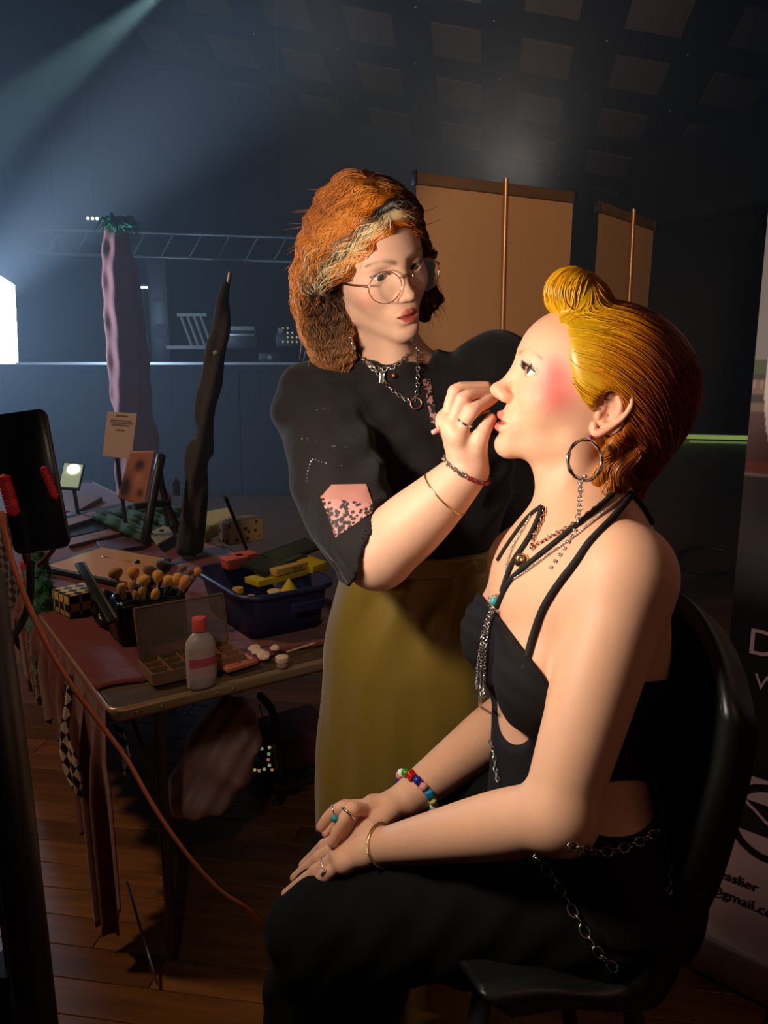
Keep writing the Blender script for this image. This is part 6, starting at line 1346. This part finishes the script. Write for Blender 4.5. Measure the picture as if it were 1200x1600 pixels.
ed = [pcn+Rph@np.array([x*1.01, y*1.005, -.003]) for x, y in V]; ed = [e for e, (x, y) in zip(ed, V) if y > .05 and x > -.030]; tube_obj('silver_edge', ed, .0012, M_silver, ph, n=1)
cl = empty('clamp_holder', P(62, 830, DP+.03), 'spring clamp with two ribbed red pads holding the black phone', 'clamp'); M_pad = mat('red_pad', srgb(232, 62, 72), .45)
for k, (pa, pb_) in enumerate((((6, 745), (22, 802)), ((68, 731), (86, 776)))):
    a = P(*pa, DP-.01); b = P(*pb_, DP-.01); ax = nrm(b-a); pad = tube_obj('red_pad', [a, (a+b)/2, b], .0088 if k == 0 else .0052, M_pad, cl, n=2, sides=14)
    nn = 13; V = []; Rb = .0092 if k == 0 else .0056
    for j in range(nn): c = a+(b-a)*(j+.5)/nn; V.append(loop(c, ax, Rb, 14))
    raw('rib', *sweep(np.array(V), np.full((nn, 14), .0010), 5, closed=True), M_pad, pad)['kind'] = 'stuff'
M_brz = mat('bronze', srgb(150, 84, 50), .35, .8)
tube_obj('arm', [P(22, 802, DP), P(34, 840, DP+.01), P(44, 880, DP+.03)], .0060, M_brz, cl); tube_obj('arm', [P(86, 776, DP), P(92, 800, DP+.02), P(88, 850, DP+.05), P(60, 885, DP+.05)], .0035, M_brz, cl); tube_obj('gooseneck', [P(48, 878, DP+.03), P(40, 960, DP+.06), P(-30, 1060, DP+.02), P(-90, 1100, DP)], .006, M_plast, cl)
o = tube_obj('orange_cable', [P(2, 800, 1.08), P(20, 880, 1.08), P(60, 980, 1.10), P(110, 1068, 1.13), P(155, 1128, 1.17), P(200, 1190, 1.22), P(245, 1268, 1.27), P(295, 1338, 1.34), P(345, 1392, 1.42), P(385, 1418, 1.50), PZ(432, 1458, .006), PZ(520, 1500, .006)], [.0042, .0040, .0038, .0036, .0036, .0034], mat('orange_cable', srgb(240, 148, 108), .5), n=8); tag(o, 'peach orange cable sagging from the left edge down to the floor', 'cable')
# ---------------------------------------------------------------- the high moulded chair
M_shell = mat('chair_shell', (.008, .009, .008), .40); noise_bump(M_shell, 320, .12, .0006)
cpl = P(925, 1540, .822)
def npl(u, v): r = P(u, v, 1)-CAM; return CAM+r*(((cpl-CAM)@sr)/(r@sr))
pe = [npl(*q) for q in [(752, 1549), (800, 1540), (853, 1535), (930, 1541), (978, 1532), (1005, 1498), (1022, 1452), (1050, 1398), (1076, 1345), (1100, 1270), (1122, 1185), (1134, 1112)]]; pe = catmull(pe, 5)
NW = 24; V = []; n_ = len(pe)
for k, q in enumerate(pe):
    t = k/(n_-1); up_ = np.clip((t-.40)/.2, 0, 1)
    for i in range(NW+1):
        w = i/NW*2-1; ww = .20*(1-.0*t); dep = 1-w*w
        dip = np.array([0, 0, -.048])*dep*(1-up_)-sf*.045*dep*up_; top = np.array([0, 0, .065])*(1-abs(w)**2.6)*np.clip((t-.78)/.22, 0, 1)**1.5
        V.append(q+sr*(.20+w*ww)+dip+top)
Qs = [(k*(NW+1)+i, k*(NW+1)+i+1, (k+1)*(NW+1)+i+1, (k+1)*(NW+1)+i) for k in range(n_-1) for i in range(NW)]
chr_ = empty('moulded_chair', cpl*np.array([1, 1, 0])+sr*.20, 'high black moulded plastic chair under the seated person', 'chair')
o = raw('shell', np.array(V), np.array(Qs), M_shell, chr_); md = o.modifiers.new('t', 'SOLIDIFY'); md.thickness = .006; md.offset = 0
# rolled flange along the rim
Vg = np.array(V).reshape(n_, NW+1, 3); rim = np.concatenate([Vg[:, 0], Vg[-1, 1:], Vg[::-1, -1][1:], Vg[0, ::-1][1:-1]]); cen = np.array(V).mean(0)
nn = len(rim); tn = np.roll(rim, -2, 0)-np.roll(rim, 2, 0); tn /= np.linalg.norm(tn, axis=1, keepdims=True)
inw = np.zeros_like(rim)
for k in range(nn):
    if k < n_: base_n = nrm(np.cross(tn[k], sr)); 
    elif k < n_+NW: base_n = -sf*-1
    elif k < 2*n_+NW-1: base_n = nrm(np.cross(-tn[k], sr))
    else: base_n = np.array([0, 0, -1.])
    inw[k] = base_n
back = np.array([nrm(-sf*.75+np.array([0, 0, -.65]))]*nn); outw = rim-np.r_[[pe[min(k, n_-1)]+sr*.20 for k in range(n_)], [pe[-1]+sr*.20+np.array([0, 0, -.05])]*NW, [pe[max(0, n_-2-k)]+sr*.20 for k in range(n_-1)], [pe[0]+sr*.20]*(nn-2*n_-NW+1)]
outw /= np.linalg.norm(outw, axis=1, keepdims=True)+1e-9
V = np.concatenate([rim+outw*a+back*b for a, b in ((-.004, -.0035), (.004, -.0045), (.010, .001), (.012, .012), (.013, .040), (.010, .042), (.008, .014), (.002, .006))])
Q = np.array([(r_*nn+i, r_*nn+(i+1) % nn, (r_+1)*nn+(i+1) % nn, (r_+1)*nn+i) for r_ in range(7) for i in range(nn)]); raw('rim_flange', V, Q, M_shell, chr_)
cs_ = cpl+sr*.20; zs = min(q[2] for q in pe)-.070
ctr_ = np.array([*(npl(925, 1530)+sr*.20)[:2], zs])
for a, b in ((-1, -1), (-1, 1), (1, -1), (1, 1)):
    p0 = ctr_+sf*a*.09+sr*b*.11; p1 = ctr_*np.array([1, 1, 0])+sf*a*.20+sr*b*.19+np.array([0, 0, .012]); lg = tube_obj('leg', [p0+np.array([0, 0, .03]), p0, p1], .0125, M_plast, chr_, n=3, sides=12); cylo('rubber_foot', p1+np.array([0, 0, .01]), p1-np.array([0, 0, .012]), .017, M_plast, lg)
fr_ = [ctr_*np.array([1, 1, 0])+sf*a*.18+sr*b*.172+np.array([0, 0, .10]) for a, b in ((-1, -1), (1, -1), (1, 1), (-1, 1))]
for k in range(4): cylo('footrest_bar', fr_[k], fr_[(k+1) % 4], .009, M_plast, chr_, seg=12)
boxo('seat_plate', ctr_+np.array([0, 0, .012]), (.10, .12, .006), M_plast, chr_, Rt, .003)
# ---------------------------------------------------------------- hair and lashes
def hair_mat(name, rough=.32):
    m = mat(name, rough=rough, Specular_IOR_Level=.55, Anisotropic=.0); vcol(m); return m
M_hair = hair_mat('hair', .40)
# seated: slicked back
H = Field(); H.xf(RS, TS, SS)
H.add(ell((0, -.008, .040), (.0785, .0935, .083)), .02); H.add(ell((0, .026, .050), (.064, .063, .058)), .02)
H.add(ell((0, -.036, .028), (.080, .092, .082)), .03)
H.add(ell((0, -.062, -.012), (.060, .056, .075)), .03); H.add(cap((0, -.058, -.060), (0, -.078, -.100), .046, .026), .03)
def hl(p):
    yl = np.interp(p[..., 2], [-.12, -.06, -.035, -.015, .004, .02, .045, .075, .098, .12], [-.045, -.035, -.024, -.012, .012, .034, .048, .060, .070, .074]).astype(f32)
    yl = yl-np.clip((.05-np.abs(p[..., 0]))*.35, 0, .02)*(p[..., 2] > .06)+.012*(p[..., 2] > .085)
    return (p[..., 1]-yl)*f32(.75)
H.add((hl, np.zeros(3), 3.0), .010, 'i')
for s in (-1, 1): H.sub(ell((s*.078, -.010, -.002), (.019, .019, .034), rotm('X', -12)), .006)
# quiff
qc = (0, .058, .118)
H.add(ell((0, .054, .120), (.036, .031, .030)), .006); H.add(ell((0, .034, .117), (.034, .028, .025)), .010)
for k in range(9):      # curled ends at the nape, near side
    x = -.066+.006*(k % 3); z0 = -.022-.009*k; y0 = -.030-.006*(k % 4)
    H.add(tube([(x, y0-.012, z0+.018), (x-.006, y0+.004, z0-.004), (x-.003, y0+.006, z0-.022), (x+.004, y0-.008, z0-.032)], [.007, .0075, .0065, .003], 4), .005)
H.xf()
def hcol_s(V, rs=None, jit=0.0):
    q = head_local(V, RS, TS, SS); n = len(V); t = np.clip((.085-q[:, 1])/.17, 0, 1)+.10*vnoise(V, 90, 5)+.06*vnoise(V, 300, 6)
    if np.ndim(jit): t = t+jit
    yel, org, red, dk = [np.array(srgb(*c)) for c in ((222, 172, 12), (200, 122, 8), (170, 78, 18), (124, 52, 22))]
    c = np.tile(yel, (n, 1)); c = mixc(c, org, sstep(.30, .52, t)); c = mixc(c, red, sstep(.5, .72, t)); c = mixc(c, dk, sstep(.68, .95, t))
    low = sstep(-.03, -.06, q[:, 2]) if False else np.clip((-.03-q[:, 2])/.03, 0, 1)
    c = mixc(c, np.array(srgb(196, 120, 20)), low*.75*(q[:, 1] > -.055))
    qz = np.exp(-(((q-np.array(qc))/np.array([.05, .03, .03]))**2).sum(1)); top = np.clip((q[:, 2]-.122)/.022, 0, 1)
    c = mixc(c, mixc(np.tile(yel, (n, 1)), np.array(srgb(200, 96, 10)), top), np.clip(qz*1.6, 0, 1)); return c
c_ = TS
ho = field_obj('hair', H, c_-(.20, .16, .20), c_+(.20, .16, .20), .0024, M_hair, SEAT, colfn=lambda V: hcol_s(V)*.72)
rs = np.random.RandomState(4); sd = surf_pts(ho, 4600, rs)
def flow_s(p):
    q = head_local(p, RS, TS, SS); d = np.zeros_like(q); d[:, 1] = -1; d[:, 2] = .25-1.3*np.clip((.08-q[:, 1])/.16, 0, 1.2)
    inq = (((q-np.array([0, .054, .121]))/np.array([.042, .036, .034]))**2).sum(1) < 1.0
    d[inq] = np.c_[np.zeros(inq.sum()), .25-((q[inq, 2]-.11)/.02)*.5, np.where(q[inq, 1] > .045, 1.0, -.8)]
    low = q[:, 2] < -.03; d[low, 1] = np.sin(q[low, 2]*120)*.9; d[low, 2] = -1
    return (d/np.linalg.norm(d, axis=1, keepdims=True))@RS.T
Pt = strands(H, sd, flow_s, 12, .0052, .0004, .0012, wave=(.10, .5))
def strand_obj(name, Pt, r, colf, parent, m, rs, jit=.08):
    N, K, _ = Pt.shape; taper = np.interp(np.linspace(0, 1, K), [0, .12, .7, 1], [.4, 1, .9, .15]); rr = r*(.6+.8*rs.rand(N))[:, None]*taper[None]
    V, Q = sweep(Pt, rr, 3); base = colf(Pt[:, 0], jit*rs.normal(size=N)*1.0); base = base*(.75+.5*rs.rand(N))[:, None]; end = colf(Pt[:, -1], 0)
    mid = np.stack([base*(1-t)+end*t for t in np.linspace(0, 1, K)], 1)
    o = raw(name, V, Q, m, parent, col=np.repeat(mid.reshape(-1, 3), 3, axis=0)); o['kind'] = 'stuff'; return o
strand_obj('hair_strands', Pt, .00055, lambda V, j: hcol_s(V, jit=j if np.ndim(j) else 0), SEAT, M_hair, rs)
# artist: wavy bob
G = Field(); G.xf(RA, TA, SA)
G.add(ell((0, -.012, .054), (.089, .102, .106)), .02); G.add(ell((0, .014, .080), (.072, .070, .066)), .02)
# (x right = image left) side curtains
G.add(tube([(.060, .010, .085), (.090, .012, .035), (.102, .004, -.030), (.098, -.004, -.085), (.086, -.004, -.118)], [.030, .034, .037, .034, .016], 5), .02)
G.add(tube([(.060, -.030, .06), (.080, -.050, .0), (.080, -.050, -.07), (.070, -.045, -.115)], [.040, .044, .042, .020], 5), .03)
G.add(tube([(-.050, -.010, .085), (-.080, -.004, .03), (-.088, -.004, -.02), (-.086, -.004, -.065), (-.080, -.002, -.085)], [.026, .022, .018, .015, .008], 5), .02)
G.add(tube([(0, -.06, .05), (0, -.078, -.01), (0, -.07, -.09)], [.05, .055, .035], 4), .03)
G.add(tube([(-.092, -.006, .03), (-.112, .000, .010), (-.118, .006, .016)], [.010, .006, .002], 4), .008)
G.add(tube([(-.094, .0, -.04), (-.108, .006, -.062), (-.103, .010, -.075)], [.010, .006, .002], 4), .008)
def al(p):
    x, y, z = p[..., 0], p[..., 1], p[..., 2]
    ybase = np.interp(z, [-.2, -.06, -.04, -.01, .01, .028, .045, .07, .09, .11], [.016, .012, .006, .006, .013, .024, .044, .068, .084, .12]).astype(f32)
    # the fringe: sweeps from the parting over the right brow
    edge = np.interp(x, [-.075, -.05, -.03, -.013, .011, .028, .050, .064, .072], [.050, .068, .080, .090, .085, .073, .060, .040, .022]).astype(f32)
    fr = (edge-z)
    a = y-ybase; inb = np.minimum(a, np.maximum(fr, y-f32(.2)))
    return inb*f32(.7)
G.add((al, np.zeros(3), 3.0), .008, 'i')
G.xf()
G.fold(lambda p: (.0022*np.sin(p[..., 2]*150+p[..., 0]*60+2*np.sin(p[..., 1]*40))+.0012*np.sin(p[..., 2]*310-p[..., 1]*200)).astype(f32), TA, .5)
def hcol_a(V, jit=0.0):
    q = head_local(V, RA, TA, SA); n = len(V)
    ph = np.degrees(np.arctan2(q[:, 0], q[:, 1]-.02))+8*vnoise(V, 35, 8)
    x, y, z = q.T; nz = .004*vnoise(V, 45, 8)+.0025*vnoise(V, 140, 9)+(jit*.05 if np.ndim(jit) else 0)
    edge = np.interp(x, [-.075, -.05, -.03, -.013, .011, .028, .050, .064, .072], [.050, .068, .080, .090, .085, .073, .060, .040, .022])
    yb = np.interp(z, [-.2, -.06, -.04, -.01, .01, .028, .045, .07, .09, .11], [.016, .012, .006, .006, .013, .024, .044, .068, .084, .10])
    s = np.where(z > .03, np.maximum((z-edge)*.9, 0)+np.maximum(yb-y, 0)*.8, .051+np.maximum(yb-y, 0)*.9)+nz
    org, gold, cop, bl, bk, br, dk = [np.array(srgb(*c)) for c in ((226, 128, 30), (232, 160, 74), (206, 116, 50), (248, 222, 168), (36, 28, 28), (186, 132, 84), (66, 40, 28))]
    c = np.tile(org, (n, 1)); c = mixc(c, bl, sstep(.010, .014, s)); c = mixc(c, bk, sstep(.034, .038, s)); c = mixc(c, org, sstep(.054, .059, s)); c = mixc(c, gold, sstep(.066, .088, s+.6*nz)*.7); c = mixc(c, cop, sstep(.10, .13, s)*.8)
    c = mixc(c, np.array(srgb(200, 196, 190)), np.exp(-((s-.045)/.0016)**2)*.7*(z > .0))
    low = np.clip((-.02-z)/.07, 0, 1); c = mixc(c, br, low*.8*(s > .05))
    c = mixc(c, bk, np.exp(-((z-.112-.02*np.sin(x*30))/.007)**2)*.75*(y < .05))
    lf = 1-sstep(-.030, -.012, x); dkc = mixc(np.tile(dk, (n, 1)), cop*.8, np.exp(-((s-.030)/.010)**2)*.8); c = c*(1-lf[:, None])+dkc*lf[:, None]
    return c
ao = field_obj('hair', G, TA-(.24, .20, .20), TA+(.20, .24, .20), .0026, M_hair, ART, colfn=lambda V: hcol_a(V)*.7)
rs = np.random.RandomState(9); sd = surf_pts(ao, 7000, rs)
def flow_a(p):
    q = head_local(p, RA, TA, SA); d = q-np.array([-.008, .035, .12]); d[:, 2] = np.minimum(d[:, 2], -.012)*1.5; d /= np.linalg.norm(d, axis=1, keepdims=True)
    w = np.clip((.075-q[:, 2])/.04, 0, 1)[:, None]; dn = (np.array([0, 0, -1.])@RA)*.7+np.array([0, 0, -.3]); d = d*(1-w)+dn*w
    fr = (q[:, 1] > .045) & (q[:, 2] > .02); d[fr] = d[fr]*.3+np.array([.95, -.35, -.5])*np.sign(q[fr, 0:1]+.008)*np.array([1, 1, 1])*.7
    d[fr, 2] = -np.abs(d[fr, 2]); d[fr, 1] = -np.abs(d[fr, 1])
    return (d/np.linalg.norm(d, axis=1, keepdims=True))@RA.T
Pt = strands(G, sd, flow_a, 15, .0056, .0004, .0035, wave=(.62, .75), carry=.5)
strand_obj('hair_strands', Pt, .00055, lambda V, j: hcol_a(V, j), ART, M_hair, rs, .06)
fl = surf_pts(ao, 150, rs); _, g_ = grad(G, fl); d_ = flow_a(fl); K = []
for i in range(10):
    t = i/9; K.append(fl+d_*.035*t+g_*(.008*t*t)+np.sin(t*7+fl[:, :1]*90)*.003*t*np.cross(d_, g_))
strand_obj('flyaways', np.stack(K, 1), .00028, lambda V, j: hcol_a(V, j), ART, M_hair, rs)
rs2 = np.random.RandomState(12); K = []
for k in range(260):
    u = rs2.rand(); a = np.array([-.066-.014*u, .012-.05*rs2.rand(), .085-.05*rs2.rand()]); L = .07+.09*rs2.rand(); ph = rs2.rand()*6; am = .003+.004*rs2.rand(); fl_ = .012+.030*rs2.rand()
    K.append([ha(a[0]-fl_*t**1.3+am*math.sin(9*t+ph), a[1]+.012*t+am*math.cos(8*t+ph), a[2]-L*t) for t in np.linspace(0, 1, 14)])
strand_obj('loose_strands', np.array(K), .00062, lambda V, j: hcol_a(V, j), ART, M_hair, rs, .08)
# lashes: short curved hairs along the upper lids
def lashes(R, T, sc, parent, L, down=0.0):
    Pt = []
    for s in (-1, 1):
        e = catmull([(.0175, .0858, .0235), (.023, .0872, .0280), (.031, .0878, .0304-down), (.039, .0842, .0290-down), (.0455, .0775, .0262)], 8)
        for k, q in enumerate(e):
            f = k/len(e); o = np.array([(.25+.9*f)*.35, .9-.35*f, .42-.5*down*100]); o = nrm(o)
            K = [q+o*L*t+np.array([0, 0, .25*L*t*t]) for t in (0, .35, .7, 1)]; Pt.append([(x[0]*s, x[1], x[2]) for x in K])
    Pt = np.array(Pt)@R.T*sc+T
    raw('eyelashes', *sweep(Pt, np.tile(np.array([.00028, .00025, .00018, .00006]), (len(Pt), 1)), 3), M_lash, parent)
lashes(RS, TS, SS, SEAT, .0085); lashes(RA, TA, SA, ART, .0075, .002)
# upper teeth just inside the parted lips
F = Field(); F.xf(RS, TS, SS)
for k in range(-3, 4): F.add(box((k*.0062, .0865-.00050*k*k, -.0420), (.0030, .002, .0045), .0014, rotm('Z', -k*6)), .0004)
F.xf(); c_ = hs(0, .088, -.042); field_obj('teeth', F, c_-.04, c_+.04, .0012, mat('tooth', srgb(225, 215, 200), .25), SEAT, proj=False)
